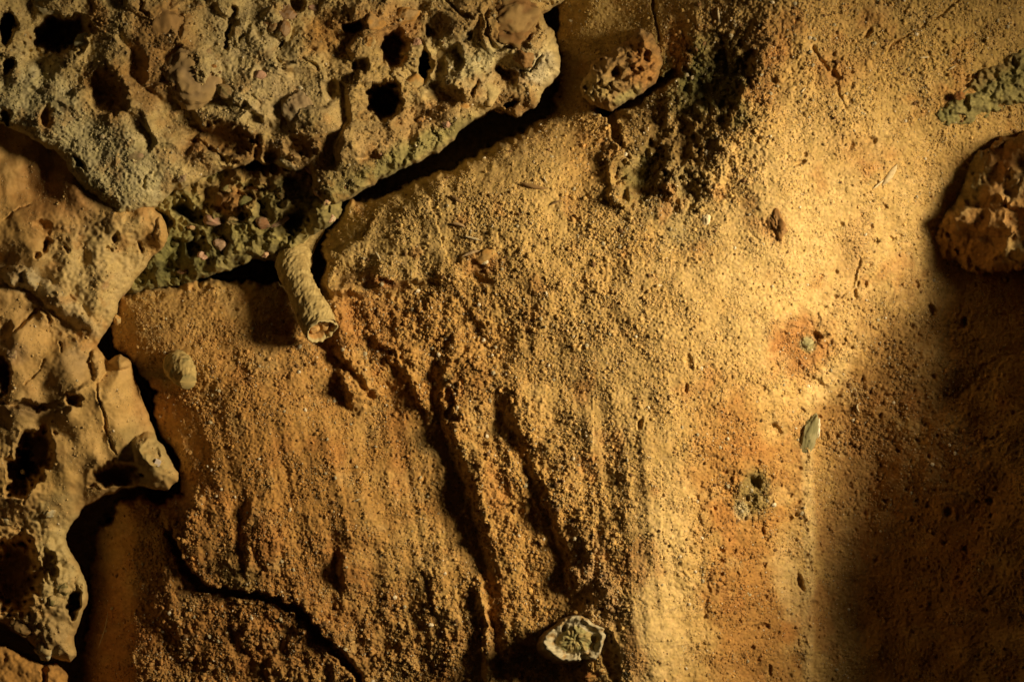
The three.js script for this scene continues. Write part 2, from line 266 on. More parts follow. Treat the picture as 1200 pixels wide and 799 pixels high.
const SANDTINT = [
  [300, 560, 240, 230, 0, [0.385, 0.195, 0.047], 0.85, 0.9], [240, 740, 230, 110, 0, [0.31, 0.15, 0.04], 0.8, 0.6], [500, 420, 110, 110, 0, C.ochre, 0.65, 0.9], [620, 640, 110, 150, 0, C.ochre, 0.6, 0.8],  // lower-left ochre sand, its colour deepened further to stand in for lamp falloff
  [470, 275, 120, 70, -25, [0.44, 0.32, 0.13], 0.7, 0.6], [640, 230, 130, 100, -20, [0.47, 0.33, 0.125], 0.6, 0.8], [690, 190, 30, 60, 10, C.ochre, 0.5, 0.9],
  [930, 300, 170, 190, 25, C.pale, 0.75, 0.9], [772, 705, 46, 200, 6, C.pale, 0.8, 0.7], [720, 450, 90, 130, 0, [0.49, 0.345, 0.14], 0.5, 0.9],
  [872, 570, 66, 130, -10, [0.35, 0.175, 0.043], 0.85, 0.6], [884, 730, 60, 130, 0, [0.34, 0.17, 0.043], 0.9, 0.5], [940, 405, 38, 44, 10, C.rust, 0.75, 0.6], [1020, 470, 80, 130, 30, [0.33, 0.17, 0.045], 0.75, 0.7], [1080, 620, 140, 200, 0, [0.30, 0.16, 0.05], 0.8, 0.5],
  [886, 574, 26, 34, 0, C.olive, 0.75, 0.5], [870, 600, 10, 14, 0, C.grey, 0.5, 0.5], [946, 402, 11, 11, 0, [0.30, 0.27, 0.13], 0.9, 0.4], [930, 690, 22, 34, -10, C.pale, 0.6, 0.6], [922, 650, 20, 40, 15, C.pale, 0.5, 0.6], [948, 640, 8, 190, 0, C.pale, 0.75, 0.6], [975, 440, 60, 16, -48, C.pale, 0.7, 0.6],
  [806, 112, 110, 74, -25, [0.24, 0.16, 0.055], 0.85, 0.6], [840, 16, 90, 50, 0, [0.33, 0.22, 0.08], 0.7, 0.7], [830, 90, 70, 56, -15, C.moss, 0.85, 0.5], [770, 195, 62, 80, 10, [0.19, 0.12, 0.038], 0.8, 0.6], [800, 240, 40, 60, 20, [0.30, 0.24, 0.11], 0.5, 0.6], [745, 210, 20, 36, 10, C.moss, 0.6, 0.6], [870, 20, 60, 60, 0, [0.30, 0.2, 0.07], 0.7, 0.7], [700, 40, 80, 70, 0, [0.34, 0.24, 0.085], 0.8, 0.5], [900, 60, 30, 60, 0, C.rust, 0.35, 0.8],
  [975, 80, 34, 22, 10, C.rust, 0.5, 0.7], [1020, 70, 60, 20, -30, C.rust, 0.3, 0.8], [1120, 60, 130, 110, 0, [0.40, 0.27, 0.085], 0.6, 0.9], [1010, 180, 40, 26, 20, C.rust, 0.3, 0.8], [1000, 300, 26, 60, 10, C.rust, 0.28, 0.8], [910, 265, 16, 22, 0, C.rust, 0.3, 0.7],
  [452, 332, 26, 9, 12, C.rust, 0.85, 0.5], [565, 312, 30, 16, 0, C.rust, 0.6, 0.6], [487, 296, 8, 7, 0, C.rust, 0.5, 0.5], [420, 380, 60, 50, 0, [0.36, 0.17, 0.045], 0.6, 0.8], [560, 450, 20, 60, -10, [0.3, 0.16, 0.045], 0.5, 0.8], [526, 446, 8, 14, 0, C.olive, 0.6, 0.6], [310, 640, 26, 44, -10, C.rust, 0.5, 0.7], [410, 690, 26, 40, -10, C.rust, 0.4, 0.8], [390, 640, 40, 30, 0, C.rust, 0.3, 0.8], [700, 690, 28, 70, -10, C.plum, 0.5, 0.8], [480, 770, 130, 60, 0, [0.33, 0.18, 0.055], 0.6, 0.7], [225, 590, 30, 110, 0, [0.36, 0.18, 0.05], 0.6, 0.7], [270, 680, 40, 24, 0, C.olive, 0.5, 0.6], [180, 450, 26, 34, 0, C.olive, 0.8, 0.5], [1100, 420, 90, 90, 0, [0.26, 0.15, 0.045], 0.6, 0.8], [330, 430, 90, 40, 30, [0.43, 0.24, 0.075], 0.5, 0.8], [180, 380, 60, 50, 0, [0.33, 0.2, 0.065], 0.6, 0.8]];
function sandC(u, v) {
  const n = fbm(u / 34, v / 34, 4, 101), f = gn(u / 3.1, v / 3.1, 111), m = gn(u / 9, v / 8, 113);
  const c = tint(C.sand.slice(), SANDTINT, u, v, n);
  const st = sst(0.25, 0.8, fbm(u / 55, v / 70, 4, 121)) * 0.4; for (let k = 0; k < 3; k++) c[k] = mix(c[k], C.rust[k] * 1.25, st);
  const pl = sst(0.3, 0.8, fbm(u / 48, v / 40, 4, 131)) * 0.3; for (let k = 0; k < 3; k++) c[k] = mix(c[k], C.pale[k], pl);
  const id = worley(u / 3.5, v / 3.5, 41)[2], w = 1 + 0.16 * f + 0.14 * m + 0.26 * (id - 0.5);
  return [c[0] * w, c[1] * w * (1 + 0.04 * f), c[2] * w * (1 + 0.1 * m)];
}
{
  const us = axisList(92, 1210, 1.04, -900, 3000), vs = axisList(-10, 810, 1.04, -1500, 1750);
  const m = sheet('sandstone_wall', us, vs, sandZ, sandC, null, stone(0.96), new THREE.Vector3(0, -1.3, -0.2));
  tag(m, 'rough ochre sandstone cave wall with furrows, pits and rusty stains', 'cave wall', null, 'structure');
  put(m);
}

// ---------------------------------------------------------------- rock masses in front of the sand
function rockMass(name, poly, o) {
  const bb = box(poly.filter(p => p[0] > -60 && p[0] < 1260 && p[1] > -60 && p[1] < 860), 4);
  const us = axisList(Math.max(-12, bb[0]), Math.min(1212, bb[2]), o.step || 1.25, o.outU0 ?? bb[0], o.outU1 ?? bb[2]), vs = axisList(Math.max(-12, bb[1]), Math.min(812, bb[3]), o.step || 1.25, o.outV0 ?? bb[1], o.outV1 ?? bb[3]);
  const rel = reliefOf(o.relief), R = o.R || 30, drop = o.drop || 150, ew = o.edge ?? 1;
  const memo = new Map();
  const sdf = (u, v) => { const k = u * 4096 + v; let s = memo.get(k); if (s === undefined) { s = polySD(poly, u + ew * (gn(u / 15, v / 15, o.seed) * 3 + gn(u / 5, v / 5, o.seed + 1) * 1.1), v + ew * (gn(u / 15, v / 15, o.seed + 2) * 3 + gn(u / 5, v / 5, o.seed + 3) * 1.1)); memo.set(k, s); } return s; };
  const zf = (u, v) => {
    const wx = gn(u / 17, v / 17, o.seed + 5) * 3.4 + gn(u / 6, v / 6, o.seed + 6) * 1.6, wy = gn(u / 17, v / 17, o.seed + 7) * 3.4 + gn(u / 6, v / 6, o.seed + 8) * 1.6, sd = sdf(u, v);
    let z = o.z(u, v) + rel(u, v, wx, wy) + o.detail(u, v);
    const q = clamp((R - Math.max(sd, 0)) / R, 0, 1); z -= R * (o.bulge ?? 1) * (1 - Math.sqrt(Math.max(0, 1 - q * q)));
    if (sd < 0) z -= drop * sst(0, 3, -sd);
    return z;
  };
  const cf = (u, v) => o.colour(u, v);
  const m = sheet(name, us, vs, zf, cf, (u, v) => sdf(u, v) > -4, stone(o.gloss || 0.93), o.base);
  m.userData.zAt = zf; put(m); return m;
}
const speck = (u, v, c, s, a = 0.2) => { const f = gn(u / 2.6, v / 2.6, s) * a + gn(u / 6.5, v / 6.5, s + 1) * a * 0.9; const w = Math.max(0.15, 1 + f); return [c[0] * w, c[1] * w, c[2] * w * (1 + 0.4 * gn(u / 11, v / 11, s + 2) * a)]; };

// broken rock: cells with their own tilt and level
function facets(x, y, cell, seed, tilt, lev) { x += 0.3 * cell * gn(x / cell * 1.3, y / cell * 1.3, seed + 3); y += 0.3 * cell * gn(x / cell * 1.3, y / cell * 1.3, seed + 4);
  const cx = x / cell, cy = y / cell, ix = Math.floor(cx), iy = Math.floor(cy); let b1 = 9, b2 = 9, h1 = 0, h2 = 0;
  for (let b = -1; b <= 1; b++) for (let a = -1; a <= 1; a++) { const r1 = hash2(ix + a, iy + b, seed), r2 = hash2(ix + a, iy + b, seed + 71), dx = cx - ix - a - r1, dy = cy - iy - b - r2, d = Math.sqrt(dx * dx + dy * dy);
    if (d > b2) continue; const h = cell * tilt * ((hash2(ix + a, iy + b, seed + 5) - 0.5) * dx + (hash2(ix + a, iy + b, seed + 6) - 0.5) * dy) * 2 + lev * (hash2(ix + a, iy + b, seed + 7) - 0.5);
    if (d < b1) { b2 = b1; h2 = h1; b1 = d; h1 = h; } else { b2 = d; h2 = h; } }
  return mix(0.5 * (h1 + h2), h1, sst(0, 0.16, b2 - b1));
}
// upper conglomerate overhang
const OVERHANG = [[-900, -900], [668, -900], [672, -60], [660, 0], [634, 15], [642, 33], [649, 50], [656, 67], [655, 83], [648, 94], [636, 103], [634, 112], [627, 127], [604, 136], [587, 125], [567, 134], [543, 147], [530, 163], [513, 177], [477, 193], [443, 210], [417, 227], [398, 237], [378, 240], [368, 225], [362, 197], [340, 201], [325, 195], [300, 188], [275, 197], [250, 203], [227, 213], [205, 224], [180, 242], [160, 248], [138, 250], [115, 236], [95, 221], [82, 206], [75, 190], [67, 178], [50, 170], [33, 160], [17, 153], [0, 146], [-900, -60]];
const OVT = [
  [110, 180, 130, 60, 35, [0.48, 0.42, 0.235], 0.9, 0.6], [40, 120, 70, 50, 20, [0.46, 0.4, 0.22], 0.9, 0.5], [290, 70, 60, 90, 0, [0.46, 0.37, 0.19], 0.9, 0.5], [560, 60, 50, 70, -35, [0.49, 0.42, 0.23], 0.9, 0.6], [630, 80, 26, 30, 0, C.bone, 0.7, 0.6],
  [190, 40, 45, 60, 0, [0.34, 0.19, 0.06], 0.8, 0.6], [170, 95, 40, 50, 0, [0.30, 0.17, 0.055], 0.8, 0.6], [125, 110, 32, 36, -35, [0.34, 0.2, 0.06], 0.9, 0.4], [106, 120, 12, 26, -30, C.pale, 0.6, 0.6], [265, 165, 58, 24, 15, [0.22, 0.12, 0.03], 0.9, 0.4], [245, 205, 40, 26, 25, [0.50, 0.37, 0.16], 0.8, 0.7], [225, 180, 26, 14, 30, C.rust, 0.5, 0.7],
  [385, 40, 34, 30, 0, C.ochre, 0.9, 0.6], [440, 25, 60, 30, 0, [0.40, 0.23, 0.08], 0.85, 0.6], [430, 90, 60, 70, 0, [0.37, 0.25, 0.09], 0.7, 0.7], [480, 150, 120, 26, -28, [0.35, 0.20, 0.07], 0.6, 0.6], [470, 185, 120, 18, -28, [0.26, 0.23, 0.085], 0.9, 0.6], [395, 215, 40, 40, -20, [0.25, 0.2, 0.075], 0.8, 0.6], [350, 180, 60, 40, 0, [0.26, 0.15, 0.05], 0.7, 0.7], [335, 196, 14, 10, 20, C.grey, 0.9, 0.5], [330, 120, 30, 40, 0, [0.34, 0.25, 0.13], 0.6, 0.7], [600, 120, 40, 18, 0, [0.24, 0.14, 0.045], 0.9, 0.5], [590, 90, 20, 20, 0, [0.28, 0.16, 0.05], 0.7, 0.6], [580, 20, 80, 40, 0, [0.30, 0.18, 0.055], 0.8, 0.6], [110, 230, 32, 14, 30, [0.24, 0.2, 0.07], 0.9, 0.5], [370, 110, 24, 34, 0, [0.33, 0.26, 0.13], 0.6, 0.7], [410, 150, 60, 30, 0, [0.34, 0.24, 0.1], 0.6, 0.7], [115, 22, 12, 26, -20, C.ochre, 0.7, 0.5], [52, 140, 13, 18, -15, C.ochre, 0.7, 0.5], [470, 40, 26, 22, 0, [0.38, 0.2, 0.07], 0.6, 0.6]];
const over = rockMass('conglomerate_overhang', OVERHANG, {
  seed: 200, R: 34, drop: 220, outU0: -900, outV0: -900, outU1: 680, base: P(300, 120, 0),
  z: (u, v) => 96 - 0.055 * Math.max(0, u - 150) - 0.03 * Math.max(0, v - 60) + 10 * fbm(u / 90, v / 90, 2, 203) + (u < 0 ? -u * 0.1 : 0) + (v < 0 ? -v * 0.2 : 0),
  relief: [
    { t: 'pit', e: [70, 40, 38, 24, -8], a: 150, wob: 1.6 }, { t: 'pit', e: [8, 34, 10, 24, 0], a: 130 }, { t: 'pit', e: [10, 76, 9, 11, 0], a: 40 }, { t: 'pit', e: [126, 108, 22, 30, -35], a: 30, soft: 1, rim: 2 }, { t: 'pit', e: [160, 78, 15, 24, -10], a: 18, soft: 1 }, { t: 'pit', e: [54, 137, 9, 14, -20], a: 24 }, { t: 'pit', e: [6, 136, 6, 12, -10], a: 34 }, { t: 'pit', e: [93, 191, 4.5, 10, -35], a: 16 }, { t: 'pit', e: [264, 164, 50, 21, 14], a: 34, wob: 2 }, { t: 'pit', e: [352, 172, 22, 13, 20], a: 26 }, { t: 'pit', e: [318, 184, 12, 12, 0], a: 26 },
    { t: 'pit', e: [461, 58, 18, 23, 18], a: 90 }, { t: 'pit', e: [450, 117, 24, 24, 20], a: 150, wob: 1.5 }, { t: 'pit', e: [497, 78, 9, 21, 6], a: 120 }, { t: 'pit', e: [413, 32, 15, 9, 0], a: 34 }, { t: 'pit', e: [522, 70, 22, 26, 0], a: 16, soft: 1, rim: 2 }, { t: 'pit', e: [537, 72, 7, 12, -20], a: 14 }, { t: 'pit', e: [506, 38, 5, 11, -20], a: 18 }, { t: 'pit', e: [550, 40, 6, 5, 30], a: 14 }, { t: 'pit', e: [593, 86, 15, 8, 22], a: 34 }, { t: 'pit', e: [421, 76, 12, 11, 0], a: 20 }, { t: 'pit', e: [557, 103, 3, 10, 8], a: 14 }, { t: 'pit', e: [387, 103, 11, 16, 0], a: 20 }, { t: 'pit', e: [347, 4, 12, 12, 0], a: 34 }, { t: 'pit', e: [516, 112, 22, 16, 20], a: 18, soft: 1 }, { t: 'pit', e: [286, 121, 4, 7, 0], a: 12 }, { t: 'pit', e: [600, 122, 10, 5, -20], a: 26 }, { t: 'pit', e: [435, 182, 16, 7, -15], a: 12 }, { t: 'pit', e: [640, 6, 10, 8, 0], a: 12 },
    { t: 'groove', pts: [[276, 8], [270, 30], [262, 58]], w: 5, a: 16, wob: 1.5 }, { t: 'groove', pts: [[285, 38], [281, 52]], w: 2.6, a: 10 }, { t: 'groove', pts: [[332, 44], [328, 58]], w: 3, a: 12 }, { t: 'groove', pts: [[322, 66], [330, 78], [345, 72]], w: 3, a: 8 }, { t: 'groove', pts: [[352, 66], [366, 78], [374, 82]], w: 4, a: 9 }, { t: 'groove', pts: [[212, 163], [240, 170], [264, 186], [277, 193]], w: 5, a: 16 }, { t: 'groove', pts: [[205, 108], [222, 120], [244, 118]], w: 4, a: 14 },
    { t: 'groove', pts: [[572, 5], [570, 40], [580, 55], [600, 56], [632, 34]], w: 4, a: 12 }, { t: 'groove', pts: [[518, -6], [536, 14], [556, 24]], w: 4, a: 10 }, { t: 'groove', pts: [[606, 84], [622, 80], [640, 62]], w: 3, a: 8 }, { t: 'groove', pts: [[166, -4], [164, 10], [176, 18]], w: 4, a: 9 }, { t: 'groove', pts: [[170, 205], [168, 222]], w: 3, a: 6 },
    { t: 'step', pts: [[400, 22], [427, 40], [446, 34], [468, 24], [490, 8]], a: 16, w: 5, l: 30, wob: 1.5, flip: 1 },
    { t: 'step', pts: [[210, 112], [230, 122], [258, 108], [300, 130], [330, 150]], a: 12, w: 5, l: 26, flip: 1, wob: 2 },
    { t: 'lump', e: [225, 88, 34, 36, 0], a: 9 }, { t: 'lump', e: [318, 20, 12, 10, 0], a: 8 }, { t: 'lump', e: [332, 36, 9, 12, 0], a: 8 }, { t: 'lump', e: [634, 82, 22, 24, 0], a: 7, flat: 3 }, { t: 'lump', e: [334, 194, 16, 7, 30], a: 14 }, { t: 'lump', e: [140, 90, 6, 30, -35], a: 6 }],
  detail: (u, v) => {
    const wild = sst(0.0, 0.5, fbm(u / 70, v / 70, 2, 211) + (u > 380 ? 0.3 : 0) - ((u < 240 && v > 110) ? 0.5 : 0));
    const w1 = worley(u / 17, v / 15, 216);
    const calm = 1 - 0.7 * (1 - sst(0.7, 1.25, ell([112, 182, 130, 46, 33], u, v))) - 0.45 * (1 - sst(0.6, 1.2, ell([290, 78, 44, 66], u, v)));
    return calm * (9 * fbm(u / 62, v / 58, 2, 212) + 3.0 * fbm(u / 26, v / 26, 2, 213) + facets(u, v, 46, 250, 0.34, 10)) + (0.1 + 0.55 * wild) * facets(u, v, 17, 260, 0.3, 4) + (0.35 + 0.5 * wild) * facets(u, v, 6, 270, 0.45, 2.4) + 1.0 * gn(u / 4.2, v / 4.2, 219) + 1.0 * gn(u / 2.5, v / 2.5, 220) - 6 * wild * sst(0.1, 0.0, w1[1] - w1[0]) * hash2(w1[2] * 99 | 0, 3, 5) * sst(0.1, 0.5, gn(u / 25, v / 25, 222));
  },
  colour: (u, v) => {
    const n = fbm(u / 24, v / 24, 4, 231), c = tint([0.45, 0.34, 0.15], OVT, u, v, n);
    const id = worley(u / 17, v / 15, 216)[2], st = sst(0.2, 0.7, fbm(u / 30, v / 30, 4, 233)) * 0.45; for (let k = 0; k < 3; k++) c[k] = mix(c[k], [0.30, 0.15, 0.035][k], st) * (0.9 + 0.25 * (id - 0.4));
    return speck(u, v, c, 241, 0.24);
  }
});
tag(over, 'pitted grey and brown conglomerate rock overhanging the sandy slope', 'rock');
// stones set in it
const stoneMat = stone(0.85);
const frontZ = m => m.userData.zAt;
function setStone(parent, name, u, v, rx, ry, rot, colour, out = 0.35, seed = 1, rough = 0.13, zUse) {
  const rz = Math.min(rx, ry) * (rx > 15 ? 0.6 : 0.8), z = (zUse ?? parent.userData.zAt(u, v)) - rz * (1 - out) + rz * 0.1, p = P(u, v, z);
  const g = pebbleGeo(rx, ry, rz, seed * 13 + 5, rough, colour, rx > 15 ? 13 : 8, 0.28);
  const o = new THREE.Mesh(g, stoneMat); o.name = name; o.position.copy(p).sub(parent.position); o.rotation.z = -rot * Math.PI / 180; put(o, parent); return o;
}
const COB = [
  [226, 88, 31, 34, 10, [[0.34, 0.23, 0.11], [0.36, 0.24, 0.1]], 0.12], [192, 34, 30, 34, -20, [[0.29, 0.17, 0.06], [0.34, 0.2, 0.07]], 0.15], [98, 54, 21, 12, -38, [[0.36, 0.27, 0.13], C.grey], 0.75, 70], [121, 62, 14, 24, 32, [[0.40, 0.31, 0.15], [0.31, 0.22, 0.1]], 0.6, 76], [53, 8, 19, 10, 12, [[0.44, 0.36, 0.2], C.grey], 0.6, 84], [28, 32, 8, 18, -6, [C.grey, [0.33, 0.25, 0.12]], 0.6, 58], [119, 30, 8, 13, -25, [C.ochre, C.brown], 0.5, 84],
  [303, 88, 8, 5, -8, [C.pink, C.pink], 0.8], [348, 128, 20, 26, -28, [[0.34, 0.24, 0.13], [0.38, 0.29, 0.16]], 0.3], [602, 24, 31, 27, 15, [C.brown, [0.27, 0.17, 0.06]], 0.3], [615, 66, 13, 13, 0, [[0.3, 0.17, 0.06], C.brown], 0.4], [484, 99, 12, 14, 20, [[0.42, 0.3, 0.12], C.ochre], 0.8, 62], [477, 75, 8, 22, 24, [C.ochre, [0.38, 0.24, 0.08]], 0.8, 58], [520, 72, 16, 21, 5, [[0.36, 0.28, 0.1], [0.4, 0.3, 0.13]], 0.3], [519, 112, 19, 13, 30, [C.brown, [0.2, 0.13, 0.05]], 0.5], [438, 27, 13, 12, 0, [[0.42, 0.26, 0.1], C.ochre], 0.5], [476, 17, 15, 9, -20, [[0.46, 0.3, 0.13], C.ochre], 0.5], [432, 50, 8, 7, 0, [C.ochre, C.tan], 0.7], [573, 109, 14, 14, 0, [[0.44, 0.34, 0.15], C.tan], 0.4],
  [157, 186, 14, 11, 20, [[0.33, 0.25, 0.13], C.plum], 0.35], [136, 187, 6, 11, 15, [[0.38, 0.25, 0.12], C.tan], 0.4], [213, 207, 6, 7, 20, [C.plum, [0.36, 0.28, 0.16]], 0.4], [335, 14, 12, 10, 0, [C.brown, C.plum], 0.6], [318, 30, 9, 9, 0, [C.brown, [0.3, 0.2, 0.09]], 0.6], [333, 33, 7, 9, 20, [[0.34, 0.22, 0.12], C.brown], 0.6], [372, 12, 16, 9, 10, [C.plum, C.pink], 0.5], [352, 104, 3, 3, 0, [C.bone, C.bone], 0.8], [265, 108, 12, 8, 20, [[0.31, 0.24, 0.1], [0.26, 0.17, 0.07]], 0.4], [447, 181, 5, 3.5, 0, [C.pink, C.pink], 0.8], [524, 145, 6, 5, 0, [C.plum, C.pink], 0.6], [494, 141, 5, 4, 0, [C.plum, C.ochre], 0.7], [489, 52, 5, 8, 10, [C.pink, [0.44, 0.3, 0.18]], 0.6], [586, 128, 6, 5, 0, [C.tan, C.pink], 0.7], [405, 62, 10, 8, 0, [C.ochre, C.tan], 0.5], [543, 124, 7, 5, 10, [C.ochre, C.tan], 0.5], [363, 200, 6, 3, 30, [C.pink, C.pink], 0.9], [372, 225, 5, 5, 0, [C.tan, C.pink], 0.8], [383, 236, 6, 4, -40, [C.pink, C.tan], 0.9], [120, 160, 4, 3, 0, [C.pink, C.grey], 0.6], [62, 158, 4, 3, 0, [C.grey, C.tan], 0.6], [250, 78, 4, 3, 0, [C.rust, C.ochre], 0.6], [560, 70, 4, 5, 0, [C.grey, C.tan], 0.6]];
COB.forEach((c, i) => setStone(over, c[2] > 14 || c[3] > 16 ? 'cobble' : 'pebble', c[0], c[1], c[2], c[3], c[4], c[5], c[6], i + 1, 0.2, c[7]));

// dark niche of mossy conglomerate under the overhang
const NICHE = [[120, 215], [200, 200], [300, 165], [390, 175], [402, 232], [396, 256], [378, 268], [366, 274], [350, 288], [322, 304], [293, 305], [267, 317], [247, 324], [210, 335], [160, 342], [143, 347], [135, 340], [150, 300], [150, 250]];
const niche = rockMass('mossy_conglomerate_ledge', NICHE, {
  seed: 300, R: 26, drop: 160, base: P(270, 300, 0),
  z: (u, v) => 14 + 0.22 * Math.max(0, u - 200) * 0.6 - 0.25 * Math.max(0, v - 235) + 12 * fbm(u / 45, v / 45, 2, 303),
  relief: [{ t: 'pit', e: [222, 248, 22, 12, 25], a: 40 }, { t: 'pit', e: [190, 258, 12, 14, 0], a: 30 }, { t: 'pit', e: [345, 255, 14, 22, 20], a: 40 }, { t: 'pit', e: [305, 190, 26, 14, 20], a: 30 }, { t: 'pit', e: [300, 222, 14, 5, 10], a: 14 }, { t: 'pit', e: [285, 252, 10, 6, 20], a: 12 }, { t: 'lump', e: [378, 250, 16, 18, 0], a: 26 }, { t: 'lump', e: [275, 245, 30, 20, 0], a: 10 }, { t: 'lump', e: [330, 235, 24, 18, 0], a: 12 }, { t: 'pit', e: [228, 292, 12, 10, 0], a: 24 }, { t: 'pit', e: [340, 218, 10, 12, 0], a: 18 }],
  detail: (u, v) => { return 5 * fbm(u / 18, v / 18, 3, 315) + facets(u, v, 15, 340, 0.5, 10) + facets(u, v, 7, 350, 0.5, 4) + 1.1 * gn(u / 3, v / 3, 317); },
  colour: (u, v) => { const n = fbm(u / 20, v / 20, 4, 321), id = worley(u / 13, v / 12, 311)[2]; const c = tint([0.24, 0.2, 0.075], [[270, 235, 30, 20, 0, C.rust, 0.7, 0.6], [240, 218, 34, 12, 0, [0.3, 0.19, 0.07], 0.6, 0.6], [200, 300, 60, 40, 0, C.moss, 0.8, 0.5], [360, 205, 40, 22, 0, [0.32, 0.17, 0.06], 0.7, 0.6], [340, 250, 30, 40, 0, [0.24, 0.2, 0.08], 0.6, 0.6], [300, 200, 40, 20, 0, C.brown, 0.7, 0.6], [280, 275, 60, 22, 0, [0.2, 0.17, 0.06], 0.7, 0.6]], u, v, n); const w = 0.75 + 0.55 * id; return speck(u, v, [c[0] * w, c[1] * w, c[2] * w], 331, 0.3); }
});
tag(niche, 'mossy green-brown pebbly ledge in the recess below the overhang', 'rock');
[[258, 287, 9, 8, 15, [[0.42, 0.29, 0.2], C.plum], 0.9], [237, 300, 6, 7, 20, [C.pink, [0.55, 0.36, 0.26]], 1.1], [310, 297, 6, 5.5, 15, [C.pink, [0.5, 0.33, 0.2]], 1.1], [327, 261, 12, 4.5, -28, [[0.5, 0.38, 0.24], C.pink], 1], [308, 262, 9, 7, 10, [[0.33, 0.17, 0.08], C.plum], 0.8], [248, 259, 12, 7, 15, [C.pink, C.plum], 0.8], [297, 221, 9, 4, 0, [C.ochre, C.pink], 0.8], [388, 256, 6, 4.5, -35, [C.pink, C.bone], 1.1], [224, 266, 5, 4, 0, [C.tan, C.pink], 0.8], [213, 318, 6, 3, 0, [C.plum, C.pink], 0.8], [330, 228, 8, 7, 0, [C.olive, C.tan], 0.7], [286, 238, 10, 8, 0, [C.olive, C.moss], 0.6], [272, 258, 8, 7, 0, [C.olive, C.tan], 0.6], [350, 218, 7, 8, 0, [[0.3, 0.22, 0.09], C.olive], 0.7], [205, 284, 6, 5, 0, [C.olive, C.moss], 0.7], [266, 222, 7, 5, 0, [[0.34, 0.24, 0.1], C.olive], 0.7]].forEach((c, i) => setStone(niche, 'pebble', ...c, i + 60, 0.14));

